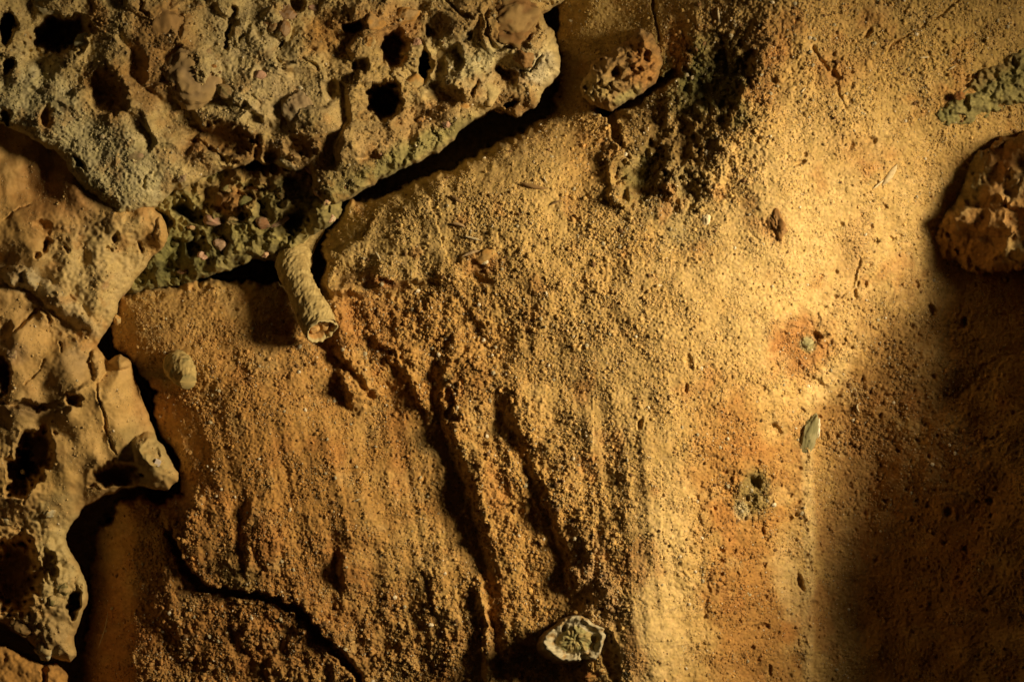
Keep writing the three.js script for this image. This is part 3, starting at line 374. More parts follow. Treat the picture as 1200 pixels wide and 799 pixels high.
// smooth tan limb of rock down the left side
const LIMB = [[-700, -200], [60, 130], [120, 205], [160, 225], [188, 252], [196, 274], [192, 288], [178, 300], [170, 313], [160, 326], [150, 338], [138, 352], [136, 366], [128, 379], [118, 393], [111, 405], [120, 418], [126, 424], [132, 420], [140, 416], [149, 421], [155, 431], [158, 446], [162, 458], [167, 476], [177, 498], [183, 514], [193, 528], [201, 543], [208, 554], [207, 563], [197, 573], [180, 572], [162, 567], [140, 572], [120, 580], [100, 590], [89, 605], [78, 620], [75, 632], [81, 647], [93, 665], [100, 686], [100, 707], [93, 728], [84, 746], [88, 768], [81, 775], [52, 769], [28, 746], [0, 728], [-700, 640]];
const limb = rockMass('smooth_rock_limb', LIMB, {
  seed: 400, R: 46, bulge: 0.75, gloss: 0.78, drop: 200, outU0: -700, outV0: -200, base: P(60, 500, 0), edge: 0.6,
  z: (u, v) => { const lo = sst(575, 620, v); return mix(70 + 18 * fbm(u / 70, v / 70, 2, 403) - 0.05 * Math.abs(v - 400) * 0.3, 26, lo) - 22 * sst(230, 160, v) + (u < 0 ? -u * 0.1 : 0); },
  relief: [
    { t: 'lump', e: [24, 326, 22, 13, 18], a: 30 }, { t: 'lump', e: [66, 352, 54, 13, 38], a: 15 }, { t: 'lump', e: [114, 428, 9, 19, 5], a: 14 }, { t: 'lump', e: [178, 534, 22, 30, -20], a: 22 }, { t: 'pit', e: [178, 532, 11, 14, -20], a: 9, rim: 2 }, { t: 'lump', e: [140, 424, 14, 8, 10], a: 10 }, { t: 'lump', e: [190, 272, 10, 20, 0], a: 8 },
    { t: 'pit', e: [136, 556, 34, 15, -8], a: 60, wob: 1.5 }, { t: 'pit', e: [87, 469, 9, 9, 0], a: 34 }, { t: 'pit', e: [74, 474, 16, 8, -25], a: 10, soft: 1 },
    { t: 'pit', e: [40, 530, 24, 34, 12], a: 110, wob: 2.4 }, { t: 'pit', e: [22, 555, 16, 34, 0], a: 100, wob: 2 }, { t: 'pit', e: [16, 672, 34, 48, 5], a: 110, wob: 2.4 }, { t: 'pit', e: [86, 706, 6, 22, 8], a: 70 }, { t: 'pit', e: [56, 662, 10, 20, -10], a: 30, wob: 2.5 }, { t: 'pit', e: [4, 440, 8, 26, 0], a: 50 }, { t: 'pit', e: [30, 475, 34, 7, 5], a: 22 },
    { t: 'pit', e: [54, 287, 6, 11, 20], a: 20 }, { t: 'pit', e: [43, 298, 5, 6, 0], a: 14 }, { t: 'pit', e: [135, 277, 6, 7, 0], a: 16 }, { t: 'pit', e: [163, 290, 3, 8, -20], a: 12 }, { t: 'pit', e: [50, 265, 14, 8, 0], a: 12, soft: 1 }, { t: 'pit', e: [4, 385, 9, 16, 0], a: 8, soft: 1 },
    { t: 'groove', pts: [[12, 391], [26, 378], [40, 366], [46, 362], [54, 368], [60, 382]], w: 3.4, a: 10, wob: 0.8 }, { t: 'groove', pts: [[112, 444], [113, 462], [119, 480], [126, 510], [132, 526], [137, 536]], w: 2.4, a: 6, wob: 0.7 }, { t: 'groove', pts: [[28, 450], [42, 438], [52, 420]], w: 1.8, a: 3, wob: 0.6 }, { t: 'groove', pts: [[75, 286], [80, 296]], w: 2.4, a: 8 }, { t: 'groove', pts: [[122, 287], [129, 293]], w: 2.4, a: 7 }, { t: 'groove', pts: [[2, 258], [20, 246], [38, 238]], w: 2, a: 3 }, { t: 'groove', pts: [[68, 402], [72, 412]], w: 3, a: 10 },
    { t: 'step', pts: [[60, 480], [80, 465], [100, 452], [113, 445]], a: 7, w: 6, l: 30, wob: 1 }, { t: 'step', pts: [[12, 315], [18, 345], [40, 360], [80, 392], [100, 420]], a: 8, w: 8, l: 30, wob: 1.5 }, { t: 'step', pts: [[98, 600], [84, 640], [100, 690], [92, 735]], a: 8, w: 5, l: 12, wob: 1 }],
  detail: (u, v) => { const knob = sst(240, 260, v) * (1 - sst(390, 420, v)) * sst(38, 70, u) + 0.7 * sst(575, 600, v) + 0.9 * sst(470, 500, v) * (1 - sst(46, 60, u)); const w = worley(u / 11, v / 11, 413); return 5 * fbm(u / 36, v / 36, 2, 415) + 1.4 * gn(u / 13, v / 13, 423) + 0.5 * gn(u / 5, v / 5, 424) + knob * (2.2 * (0.7 - w[0]) + 1.6 * gn(u / 5, v / 5, 417)) + 0.35 * gn(u / 3.2, v / 3.2, 419) + sst(600, 640, v) * 5 * (0.6 - worley(u / 9, v / 9, 421)[0]); },
  colour: (u, v) => {
    const n = fbm(u / 30, v / 30, 4, 431), c = tint([0.47, 0.30, 0.11], [[120, 320, 80, 80, 0, [0.48, 0.36, 0.16], 0.9, 0.6], [30, 326, 34, 18, 18, [0.40, 0.34, 0.21], 0.9, 0.5], [80, 365, 60, 16, 38, [0.47, 0.36, 0.19], 0.7, 0.6], [120, 490, 60, 60, 0, [0.52, 0.34, 0.12], 0.8, 0.7], [40, 420, 40, 40, 0, [0.5, 0.31, 0.10], 0.6, 0.7], [180, 535, 30, 34, -20, [0.36, 0.28, 0.12], 0.8, 0.5], [150, 512, 34, 16, -20, C.olive, 0.5, 0.7], [165, 470, 10, 50, -8, [0.38, 0.2, 0.06], 0.6, 0.7], [20, 510, 34, 50, 0, [0.36, 0.25, 0.1], 0.7, 0.6], [70, 680, 40, 110, 0, [0.44, 0.34, 0.15], 0.9, 0.5], [60, 740, 40, 40, 0, [0.33, 0.22, 0.09], 0.7, 0.6], [20, 250, 50, 60, 0, [0.46, 0.28, 0.09], 0.8, 0.6], [60, 230, 60, 40, 20, C.rust, 0.6, 0.7], [18, 415, 14, 16, 0, C.plum, 0.5, 0.6], [180, 280, 16, 24, 0, C.ochre, 0.6, 0.6], [88, 425, 20, 26, 0, [0.35, 0.24, 0.11], 0.7, 0.6], [123, 334, 5, 5, 0, C.plum, 0.6, 0.5], [40, 560, 60, 20, 0, [0.42, 0.27, 0.08], 0.7, 0.6], [30, 480, 50, 10, 0, C.umber, 0.6, 0.6]], u, v, n);
    const st = sst(0.25, 0.75, fbm(u / 26, v / 26, 4, 433)) * (v < 420 && u > 50 ? 0.5 : 0.25); for (let k = 0; k < 3; k++) c[k] = mix(c[k], [0.38, 0.19, 0.05][k], st);
    return speck(u, v, c, 441, v < 420 && u > 50 ? 0.2 : 0.1);
  }
});
tag(limb, 'smooth tan rock limb with cracks, knobs and dark hollows', 'rock');
[[137, 375, 5, 6, 0, [C.tan, C.ochre], 0.8, 14], [141, 344, 5, 4, 0, [C.brown, C.plum], 0.8, 10], [15, 415, 8, 9, 20, [C.plum, C.tan], 0.3], [58, 600, 8, 6, 0, [C.bone, C.tan], 0.6], [72, 690, 8, 10, 0, [C.olive, C.tan], 0.5], [62, 705, 7, 8, 0, [C.tan, C.olive], 0.6], [50, 760, 12, 14, -10, [C.bone, C.tan], 0.4], [30, 735, 18, 14, 20, [[0.36, 0.23, 0.09], C.brown], 0.4], [9, 606, 8, 9, 20, [C.bone, C.tan], 0.7, 30], [26, 553, 3, 3, 0, [C.bone, C.bone], 1, 20]].forEach((c, i) => setStone(limb, 'pebble', c[0], c[1], c[2], c[3], c[4], c[5], c[6], i + 90, 0.16, c[7]));
{ // pale square crystal in the knob of the limb
  const g = new THREE.BoxGeometry(0.0065, 0.006, 0.006); const n = g.attributes.position.count; g.setAttribute('color', new THREE.Float32BufferAttribute(new Array(n * 3).fill(0).map((_, k) => [0.62, 0.55, 0.52][k % 3]), 3));
  const o = new THREE.Mesh(g, stone(0.35)); o.name = 'crystal'; o.position.copy(P(184, 542, limb.userData.zAt(184, 542) + 1)).sub(limb.position); o.rotation.set(0.3, 0.2, -0.5); put(o, limb);
}

// lump of conglomerate wedged in the crack
const lump = rockMass('wedged_conglomerate_lump', [[682, 100], [684, 114], [698, 124], [715, 129], [733, 118], [753, 109], [770, 94], [775, 76], [772, 55], [761, 37], [750, 33], [740, 46], [715, 62], [695, 72]], {
  seed: 500, R: 26, drop: 120, bulge: 1.2, base: P(728, 85, 0), z: (u, v) => 52 + 6 * fbm(u / 30, v / 30, 2, 503) - 0.35 * Math.max(0, 78 - v), relief: [{ t: 'pit', e: [745, 80, 9, 7, 0], a: 14 }, { t: 'pit', e: [722, 85, 8, 9, 0], a: 12 }, { t: 'pit', e: [758, 66, 6, 9, 0], a: 10 }, { t: 'pit', e: [707, 103, 8, 4, 20], a: 9 }],
  detail: (u, v) => facets(u, v, 12, 540, 0.5, 8) + facets(u, v, 6, 550, 0.5, 3) + 3 * fbm(u / 14, v / 14, 3, 513) + 1.4 * gn(u / 3.4, v / 3.4, 515),
  colour: (u, v) => speck(u, v, tint([0.24, 0.145, 0.05], [[755, 75, 22, 36, 0, [0.3, 0.145, 0.038], 0.8, 0.6], [700, 105, 24, 20, 0, [0.34, 0.25, 0.1], 0.8, 0.6], [735, 112, 20, 8, -30, [0.3, 0.27, 0.11], 0.7, 0.6]], u, v, fbm(u / 14, v / 14, 3, 521)), 523, 0.35)
});
tag(lump, 'crumbly brown conglomerate lump wedged in the crack beside the overhang', 'rock');

// brown rock jutting in over the dark hollow on the right
const jut = rockMass('jutting_brown_rock', [[1078, 288], [1080, 300], [1099, 303], [1114, 309], [1140, 318], [1162, 321], [1185, 316], [1202, 314], [1330, 330], [1420, 260], [1330, 150], [1202, 155], [1162, 167], [1140, 183], [1124, 221], [1099, 254]], {
  seed: 600, R: 26, drop: 140, bulge: 1.0, edge: 1.6, outU1: 1424, base: P(1160, 250, 0), z: (u, v) => 30 + 0.84 * Math.max(0, u - 1085)  - 0.004 * (u > 1250 ? (u - 1250) * (u - 1250) : 0) + 8 * fbm(u / 40, v / 40, 2, 603),
  relief: [{ t: 'step', pts: [[1195, 190], [1175, 230], [1185, 270], [1170, 310]], a: 10, w: 12, l: 20, wob: 3 }, { t: 'step', pts: [[1150, 200], [1120, 250], [1100, 285]], a: 16, w: 16, l: 40, flip: 1, wob: 3 }, { t: 'pit', e: [1186, 216, 12, 18, 20], a: 7, soft: 1 }],
  detail: (u, v) => facets(u, v, 34, 640, 0.4, 6) + 0.2 * facets(u, v, 11, 650, 0.5, 2) + 2 * fbm(u / 20, v / 18, 3, 613) + 0.8 * gn(u / 3.6, v / 3.6, 615) + 0.9 * gn(u / 7, v / 7, 617),
  colour: (u, v) => speck(u, v, tint([0.32, 0.175, 0.055], [[1130, 215, 26, 50, 30, [0.2, 0.165, 0.06], 0.7, 0.6], [1178, 190, 20, 24, 0, C.rust, 0.5, 0.7], [1190, 215, 14, 22, 10, [0.27, 0.19, 0.08], 0.7, 0.5], [1195, 295, 18, 20, 0, [0.42, 0.3, 0.12], 0.8, 0.6], [1110, 285, 26, 18, 0, [0.31, 0.165, 0.05], 0.7, 0.6]], u, v, fbm(u / 18, v / 18, 3, 621)), 623, 0.25)
});
tag(jut, 'craggy brown rock jutting out above the dark hollow', 'rock');
const cap = rockMass('low_bulging_rock', [[-300, 770], [0, 758], [20, 764], [36, 772], [50, 778], [64, 780], [74, 788], [78, 800], [80, 1100], [-300, 1100]], {
  seed: 700, R: 16, drop: 120, outU0: -300, outV1: 1100, base: P(20, 800, 0), z: (u, v) => 8 + 4 * fbm(u / 40, v / 40, 2, 703), relief: [{ t: 'groove', pts: [[52, 776], [50, 790], [52, 815]], w: 4, a: 14, f0: 0.02, f1: 0.02 }],
  detail: (u, v) => 1.2 * grain(u / 5, v / 5, 711) + 2.5 * fbm(u / 16, v / 16, 3, 713), colour: (u, v) => speck(u, v, [0.40, 0.21, 0.055], 721, 0.2)
});
tag(cap, 'rounded orange sandy rock below the smooth limb', 'rock');

// ---------------------------------------------------------------- single stones and tubes
// a bent tube along a line, with a radius and surface function; returns geometry in metres about base
function tubeGeo(line, radii, base, colour, seed, rough, nA = 64, nL = 60, open) {
  const cv = new THREE.CatmullRomCurve3(line), fr = cv.computeFrenetFrames(nL, false), pos = [], col = [], tri = [];
  const rad = t => { const x = t * (radii.length - 1), i = Math.min(radii.length - 2, Math.floor(x)); return mix(radii[i], radii[i + 1], sst(0, 1, x - i)); };
  for (let j = 0; j <= nL; j++) {
    const t = j / nL, c = cv.getPointAt(t);
    for (let i = 0; i <= nA; i++) {
      const a = (i % nA) / nA * Math.PI * 2, n = fr.normals[j].clone().multiplyScalar(Math.cos(a)).addScaledVector(fr.binormals[j], Math.sin(a));
      const q = c.clone().addScaledVector(n, rad(t) * 0.001).multiplyScalar(55);
      const w = N3(q, 1.7, seed), h = N3(q, 5.5, seed + 4), k = N3(q, 13, seed + 7), r = rad(t) * (1 + rough * (0.55 * w + 0.4 * h + 0.3 * k));
      pos.push(c.x + n.x * r * 0.001 - base.x, c.y + n.y * r * 0.001 - base.y, c.z + n.z * r * 0.001 - base.z);
      const cc = colour(t, a, w, h), f = 1 + 0.25 * h + 0.25 * k; col.push(cc[0] * f, cc[1] * f, cc[2] * f);
    }
  }
  for (let j = 0; j < nL; j++) for (let i = 0; i < nA; i++) { const a = j * (nA + 1) + i, b = a + 1, c = a + nA + 1, d = c + 1; tri.push(a, b, d, a, d, c); }
  if (!open) for (const j of [0, nL]) { const c = cv.getPointAt(j / nL), k = pos.length / 3; pos.push(c.x - base.x, c.y - base.y, c.z - base.z); const cc = colour(j / nL, 0, 0, 0); col.push(...cc); for (let i = 0; i < nA; i++) { const a = j * (nA + 1) + i; j ? tri.push(a, a + 1, k) : tri.push(a + 1, a, k); } }
  const g = new THREE.BufferGeometry(); g.setAttribute('position', new THREE.Float32BufferAttribute(pos, 3)); g.setAttribute('color', new THREE.Float32BufferAttribute(col, 3)); g.setIndex(tri); g.computeVertexNormals(); return g;
}
function group(name, base, label, category, grp) { const o = new THREE.Group(); o.name = numbered(name); o.position.copy(base); tag(o, label, category, grp); scene.add(o); return o; }
function part(parent, name, g, m) { const o = new THREE.Mesh(g, m); o.name = name; put(o, parent); return o; }
{ // hollow stone tube hanging out of the recess
  const base = P(338, 296, -40), t = group('stone_tube', base, 'hollow stone tube with a broken open end hanging from the recess', 'stone tube');
  const A = [P(384, 236, -14), P(374, 258, -30), P(357, 286, -40), P(343, 312, -4), P(350, 332, 18), P(362, 357, 36), P(373, 380, 52), P(376, 387, 57)];
  part(t, 'tube_wall', tubeGeo(A, [10, 11, 12, 14, 21, 18.5, 16.5, 18, 20, 19], base, (q, a, w) => mix3([0.47, 0.36, 0.155], [0.36, 0.26, 0.1], sst(-0.2, 0.5, w)), 31, 0.15, 90, 130, true), stone(0.9));
  const dir = A[7].clone().sub(A[6]).normalize(), q = new THREE.Quaternion().setFromUnitVectors(new THREE.Vector3(0, 0, 1), dir);
  // rim: a rounded, uneven ring turned into the bore
  const pos = [], col = [], tri = [], nA = 72, nR = 16;
  for (let j = 0; j <= nR; j++) for (let i = 0; i <= nA; i++) {
    const a = (i % nA) / nA * Math.PI * 2, wv = 1 + 0.05 * Math.sin(3 * a + 1) + 0.10 * gn(Math.cos(a) * 3 + 9, Math.sin(a) * 3, 77), tq = j / nR;
    const r = (j < 4 ? mix(18, 18.6, j / 4) : j < 8 ? mix(18.6, 15.2, (j - 4) / 4) : 15.2 - 1.2 * (j - 8) / 8) * wv, z = (j < 4 ? -4 + 1.3 * j : j < 6 ? 1.6 : 1.6 - (j - 6) * 2.2) + 3.2 * gn(Math.cos(a) * 3, Math.sin(a) * 3 + 3, 78) + 1.2 * gn(Math.cos(a) * 9, Math.sin(a) * 9 + 3, 80);
    const p = new THREE.Vector3(Math.cos(a) * r * 0.001, Math.sin(a) * r * 0.001, z * 0.001).applyQuaternion(q).add(A[7]).sub(base); pos.push(p.x, p.y, p.z);
    const c = j < 8 ? [0.46, 0.37, 0.18] : [0.40, 0.22, 0.07], f = 1 + 0.2 * gn(i / 3, j * 1.3, 79); col.push(c[0] * f, c[1] * f, c[2] * f);
  }
  for (let j = 0; j < nR; j++) for (let i = 0; i < nA; i++) { const a = j * (nA + 1) + i; tri.push(a, a + 1, a + nA + 2, a, a + nA + 2, a + nA + 1); }
  const g = new THREE.BufferGeometry(); g.setAttribute('position', new THREE.Float32BufferAttribute(pos, 3)); g.setAttribute('color', new THREE.Float32BufferAttribute(col, 3)); g.setIndex(tri); g.computeVertexNormals();
  part(t, 'rim', g, stone(0.85));
  // cracked orange filling in the bore
  for (let k = 0; k < 5; k++) {
    const a = k / 5 * Math.PI * 2 + 0.5, gg = pebbleGeo(7.6, 7.2, 7, 40 + k, 0.14, [[0.46, 0.25, 0.07], [0.5, 0.31, 0.12]], 8, 0.2), o = part(t, 'filling', gg, stone(0.8));
    o.position.set(Math.cos(a) * 0.0085, Math.sin(a) * 0.0085, -0.011).applyQuaternion(q).add(A[7]).sub(base);
  }
}
function mix3(a, b, t) { return [mix(a[0], b[0], t), mix(a[1], b[1], t), mix(a[2], b[2], t)]; }
{ // short stone peg
  const base = P(206, 432, 0), t = [P(206, 424, -10), P(210, 431, 44), P(218, 444, 72), P(220, 448, 78)];
  const o = new THREE.Mesh(tubeGeo(t, [16, 16, 16.5, 15, 9], base, (q, a, w) => mix3([0.47, 0.35, 0.14], [0.27, 0.22, 0.09], sst(0.0, 0.5, w)), 51, 0.2, 56, 44), stone(0.9)); o.name = numbered('stone_peg'); o.position.copy(base);
  tag(put(o), 'short stubby stone peg sticking out of the left sand slope', 'stone');
}
const mossy = rockMass('mossy_stone_tube', [[1096, 136], [1103, 121], [1125, 110], [1141, 92], [1170, 71], [1202, 54], [1300, 10], [1400, -20], [1420, 40], [1300, 88], [1202, 121], [1170, 131], [1140, 142], [1108, 148]], {
  seed: 800, R: 28, drop: 30, bulge: 0.45, edge: 1.5, outU1: 1424, outV0: -24, base: P(1150, 105, 0), z: (u, v) => gridZ(u, v) + fbm(u / 120, v / 120, 3, 11) * 8 + 9 - 0.02 * Math.max(0, u - 1200), relief: [{ t: 'groove', pts: [[1125, 118], [1160, 100], [1210, 84]], w: 7, a: 4, wob: 2 }],
  detail: (u, v) => 4 * fbm(u / 22, v / 16, 3, 813) + 2.4 * gn(u / 5, v / 5, 815) + facets(u, v, 12, 830, 0.4, 3) + 1.2 * grain(u / 4, v / 4, 817),
  colour: (u, v) => speck(u, v, tint([0.21, 0.18, 0.065], [[1160, 82, 50, 13, -32, [0.25, 0.17, 0.06], 0.8, 0.6], [1108, 134, 14, 14, 0, [0.19, 0.18, 0.07], 0.7, 0.6], [1165, 118, 44, 12, -20, [0.27, 0.23, 0.09], 0.7, 0.7]], u, v, fbm(u / 14, v / 14, 3, 821)), 823, 0.35)
});
tag(mossy, 'dark green mossy stone tube half buried in the slope above the jutting rock', 'stone tube');
{ // broken grey stub with a ragged cup at the end
  const base = P(672, 756, 30), t = group('broken_stone_stub', base, 'broken grey stone stub with a ragged cupped end in the furrowed sand', 'stone');
  const OUT = [[637, 754], [640, 745], [646, 739], [655, 733], [660, 727], [670, 723], [681, 722], [690, 727], [696, 732], [707, 737], [709, 744], [706, 756], [703, 765], [697, 772], [685, 771], [676, 774], [660, 774], [647, 767], [639, 760]];
  for (const q of OUT) { q[0] = 673 + (q[0] - 673) * 1.07; q[1] = 750 + (q[1] - 750) * 1.07; }
  const cx = 673, cy = 750, zt = 130, nA = 120, nR = 34, pos = [], col = [], tri = [];
  const ringR = a => { // outline radius by angle
    let best = 30; const dx = Math.cos(a), dy = Math.sin(a);
    for (let i = 0; i < OUT.length; i++) { const [ax, ay] = OUT[i], [bx, by] = OUT[(i + 1) % OUT.length], ex = bx - ax, ey = by - ay, den = dx * ey - dy * ex; if (Math.abs(den) < 1e-9) continue; const s = ((ax - cx) * ey - (ay - cy) * ex) / den, q = ((ax - cx) * dy - (ay - cy) * dx) / den; if (s > 0 && q >= 0 && q <= 1) best = s; } return best;
  };
  for (let j = 0; j <= nR; j++) for (let i = 0; i <= nA; i++) {
    const a = (i % nA) / nA * Math.PI * 2, R = ringR(a) * (1 + 0.03 * gn(Math.cos(a) * 6, Math.sin(a) * 6, 81)); let r, z, zone;
    if (j < 24) { const s = j / 24; r = R * s; const u = cx + Math.cos(a) * r, v = cy + Math.sin(a) * r;
      z = zt - 2 + 3 * Math.exp(-Math.pow((s - 0.86) / 0.1, 2)) - 9 * Math.exp(-Math.pow((s - 0.62) / 0.16, 2)) * (0.35 + 0.65 * sst(-0.2, 0.5, gn(Math.cos(a) * 1.5 + 4, Math.sin(a) * 1.5, 83)));
      z += 5 * Math.exp(-Math.pow(ell([680, 738, 15, 13], u, v), 2)) - 9 * (1 - sst(0.5, 1, ell([697, 749, 7, 5, 20], u, v))) - 12 * (1 - sst(0.5, 1, ell([684, 770, 6, 5], u, v))) - 10 * (1 - sst(0.5, 1, ell([661, 736, 4, 6, 20], u, v)));
      z += 2.4 * gn(u / 6, v / 6, 85) + 1.6 * gn(u / 2.8, v / 2.8, 86) - (s > 0.95 ? 2.5 * (s - 0.95) / 0.05 : 0); zone = s;
    } else { const s = (j - 23) / (nR - 23); r = R * (1 + 0.05 * Math.sin(s * 3) - 0.05 * s + 0.03 * gn(a * 5, s * 5, 87)); z = zt - 4.5 - 100 * s; zone = 2; }
    const p = P(cx + Math.cos(a) * r - (zone === 2 ? (zt - z) * 0.12 : 0), cy + Math.sin(a) * r + (zone === 2 ? (zt - z) * 0.05 : 0), z); pos.push(p.x - base.x, p.y - base.y, p.z - base.z);
    const u = cx + Math.cos(a) * r, v = cy + Math.sin(a) * r, n = gn(u / 7, v / 7, 88), f = 1 + 0.3 * gn(u / 2.5, v / 2.5, 89);
    const c = zone === 2 ? [0.2, 0.12, 0.05] : zone < 0.55 ? mix3([0.34, 0.26, 0.10], [0.27, 0.24, 0.10], sst(-0.3, 0.3, n)) : mix3([0.44, 0.385, 0.26], [0.34, 0.23, 0.1], sst(0.05, 0.5, n)); col.push(c[0] * f, c[1] * f, c[2] * f);
  }
  for (let j = 0; j < nR; j++) for (let i = 0; i < nA; i++) { const a = j * (nA + 1) + i; tri.push(a, a + nA + 1, a + nA + 2, a, a + nA + 2, a + 1); }
  const g = new THREE.BufferGeometry(); g.setAttribute('position', new THREE.Float32BufferAttribute(pos, 3)); g.setAttribute('color', new THREE.Float32BufferAttribute(col, 3)); g.setIndex(tri); g.computeVertexNormals();
  part(t, 'stub', g, stone(0.85));
}
// small loose or half buried things on the sand
function small(name, u, v, rx, ry, rz, rot, colour, label, category, out = 0.4, seed = 1, rough = 0.14, grp, fn) {
  const z = sandZ(u, v) + rz * (2 * out - 1), o = new THREE.Mesh(pebbleGeo(rx, ry, rz, seed * 7 + 300, rough, colour, 7, 0.25, fn), stoneMat); o.name = numbered(name); o.position.copy(P(u, v, z)); o.rotation.z = -rot * Math.PI / 180; tag(put(o), label, category, grp); return o;
}
small('stone_flake', 949, 507, 10, 23, 8, 14, [[0.19, 0.17, 0.075], [0.27, 0.235, 0.12]], 'green-grey stone flake set in the lip of the dark hollow', 'stone', 0.42, 1, 0.26);
small('pale_crust', 959, 502, 2.2, 12, 3, 6, [C.bone, [0.7, 0.65, 0.5]], 'thin white crust along the edge of the green-grey flake', 'crust', 0.7, 2, 0.6);
small('rusty_nodule', 912, 262, 8, 15, 7, -22, [[0.25, 0.14, 0.05], C.brown], 'dark rusty nodule dripping down the bright sand', 'nodule', 0.5, 3, 0.5);
small('rusty_nodule', 903, 259, 5, 9, 4, 10, [[0.33, 0.19, 0.06], C.brown], 'small rusty crumb beside the dark rusty nodule', 'nodule', 0.5, 4, 0.24);
small('white_chip', 828, 257, 5.5, 6.5, 4, 20, [[0.72, 0.6, 0.4], [0.66, 0.55, 0.36]], 'pale angular chip at the edge of the bright sand', 'chip', 0.6, 5, 0.2);
small('grey_nodule', 946, 402, 7, 7, 6, 0, [[0.3, 0.27, 0.13], [0.36, 0.32, 0.16]], 'small grey-green nodule beside a pit in the rusty patch', 'nodule', 0.6, 6, 0.2);
small('pebble', 724, 781, 4.2, 4.2, 4, 0, [C.tan, [0.46, 0.36, 0.2]], 'round tan pebble beside the broken grey stub', 'pebble', 0.75, 7, 0.1);
small('pebble', 706, 788, 5, 4, 4, 0, [C.ochre, C.tan], 'orange crumb of sandstone below the broken grey stub', 'pebble', 0.75, 8, 0.2);
small('pebble', 692, 793, 9, 5, 6, -10, [C.ochre, C.rust], 'larger sandstone crumb under the broken grey stub', 'pebble', 0.7, 9, 0.22);
small('pebble', 569, 299, 13, 9, 7, -12, [[0.44, 0.27, 0.09], C.ochre], 'orange stone bump in the upper sand lobe', 'stone', 0.35, 10, 0.12);
small('white_chip', 566, 306, 6, 4, 3.5, 10, [C.bone, [0.6, 0.5, 0.36]], 'grey-white chip resting against the orange stone bump', 'chip', 0.8, 11, 0.18);
small('pebble', 1125, 112, 6, 5, 5, 0, [C.rust, C.brown], 'rusty pebble against the mossy stone tube', 'pebble', 1.6, 12, 0.14);
function sliver(name, u, v, len, wid, rot, colour, label, category, lift = 1.6, bend = 0.12, seed = 1, grp) {
  const a = rot * Math.PI / 180, pts = [];
  for (let k = -2; k <= 2; k++) { const t = k / 2, x = u + Math.cos(a) * t * len / 2 - Math.sin(a) * bend * len * (1 - t * t), y = v + Math.sin(a) * t * len / 2 + Math.cos(a) * bend * len * (1 - t * t) * -1; pts.push(P(x, y, sandZ(u, v) * 0.5 + 0.5 * sandZ(x, y) + lift)); }
  const base = P(u, v, sandZ(u, v)), o = new THREE.Mesh(tubeGeo(pts, [wid * 0.25, wid * 0.9, wid, wid * 0.8, wid * 0.2], base, () => colour, 900 + seed, 0.2, 10, 16), stoneMat); o.name = numbered(name); o.position.copy(base); tag(put(o), label, category, grp); return o;
}
const brownBark = [0.24, 0.14, 0.05], paleBark = [0.60, 0.5, 0.32];
sliver('twig', 626, 217, 34, 2.2, 12, brownBark, 'curved brown twig lying on the upper sand lobe', 'twig', 2.4, -0.06, 1);
sliver('twig', 535, 233, 18, 2.6, 30, [0.2, 0.12, 0.045], 'short dark twig near the rim of the crack', 'twig', 2.2, -0.05, 2);
sliver('twig', 537, 264, 18, 1.8, 14, [0.4, 0.27, 0.14], 'thin split twig casting a dark sliver of shadow', 'twig', 2.8, 0.1, 3);
sliver('twig', 554, 279, 18, 1.5, 14, paleBark, 'pale straight splinter between the split twig and the orange bump', 'twig', 2.6, 0, 4);
sliver('twig', 552, 297, 22, 1.8, -18, [0.42, 0.3, 0.17], 'grey splinter leaning on the orange stone bump', 'twig', 3.4, 0.05, 5);
sliver('twig', 652, 238, 16, 1.2, -20, [0.2, 0.12, 0.05], 'tiny forked dark splinter right of the curved twig', 'twig', 2.2, 0.1, 6);
sliver('twig', 640, 210, 10, 0.8, 70, paleBark, 'tiny pale curl of root above the curved twig', 'twig', 2.4, 0.2, 7);
sliver('twig', 843, 19, 20, 1.6, 82, paleBark, 'short pale stem standing on the dark mossy sand', 'twig', 2.2, 0.03, 8);
sliver('twig', 1043, 205, 30, 4, -55, [0.56, 0.44, 0.25], 'broad pale splinter pressed into the bright sand', 'twig', 0.6, 0.03, 9);
sliver('twig', 1030, 216, 16, 1.2, -40, paleBark, 'thin pale splinter at the foot of the broad one', 'twig', 1.6, 0, 10);
sliver('twig', 1084, 67, 12, 1, -5, paleBark, 'short pale straw left of the mossy stone tube', 'twig', 2, 0, 11);
sliver('twig', 1117, 79, 10, 0.9, -30, paleBark, 'tiny pale straw just above the mossy stone tube', 'twig', 2, 0, 12);
sliver('twig', 942, 105, 9, 0.9, -50, paleBark, 'tiny pale straw below the small radiating hole', 'twig', 2, 0.1, 13);
sliver('twig', 1007, 478, 10, 1, 80, paleBark, 'small pale straw stuck to the shaded hollow edge', 'twig', 2, 0.2, 14);
sliver('twig', 443, 300, 12, 1.3, 60, [0.55, 0.46, 0.3], 'pale splinter in a slit on the sand lobe nose', 'twig', 1.8, 0, 15);
sliver('twig', 418, 586, 8, 0.9, -20, paleBark, 'tiny pale straw on the lower orange slope', 'twig', 2, 0, 16);
sliver('root_hair', 120, 738, 44, 0.7, -75, [0.5, 0.42, 0.28], 'fine pale root hair hanging in the dark lower left recess', 'root', 30, 0.05, 17);
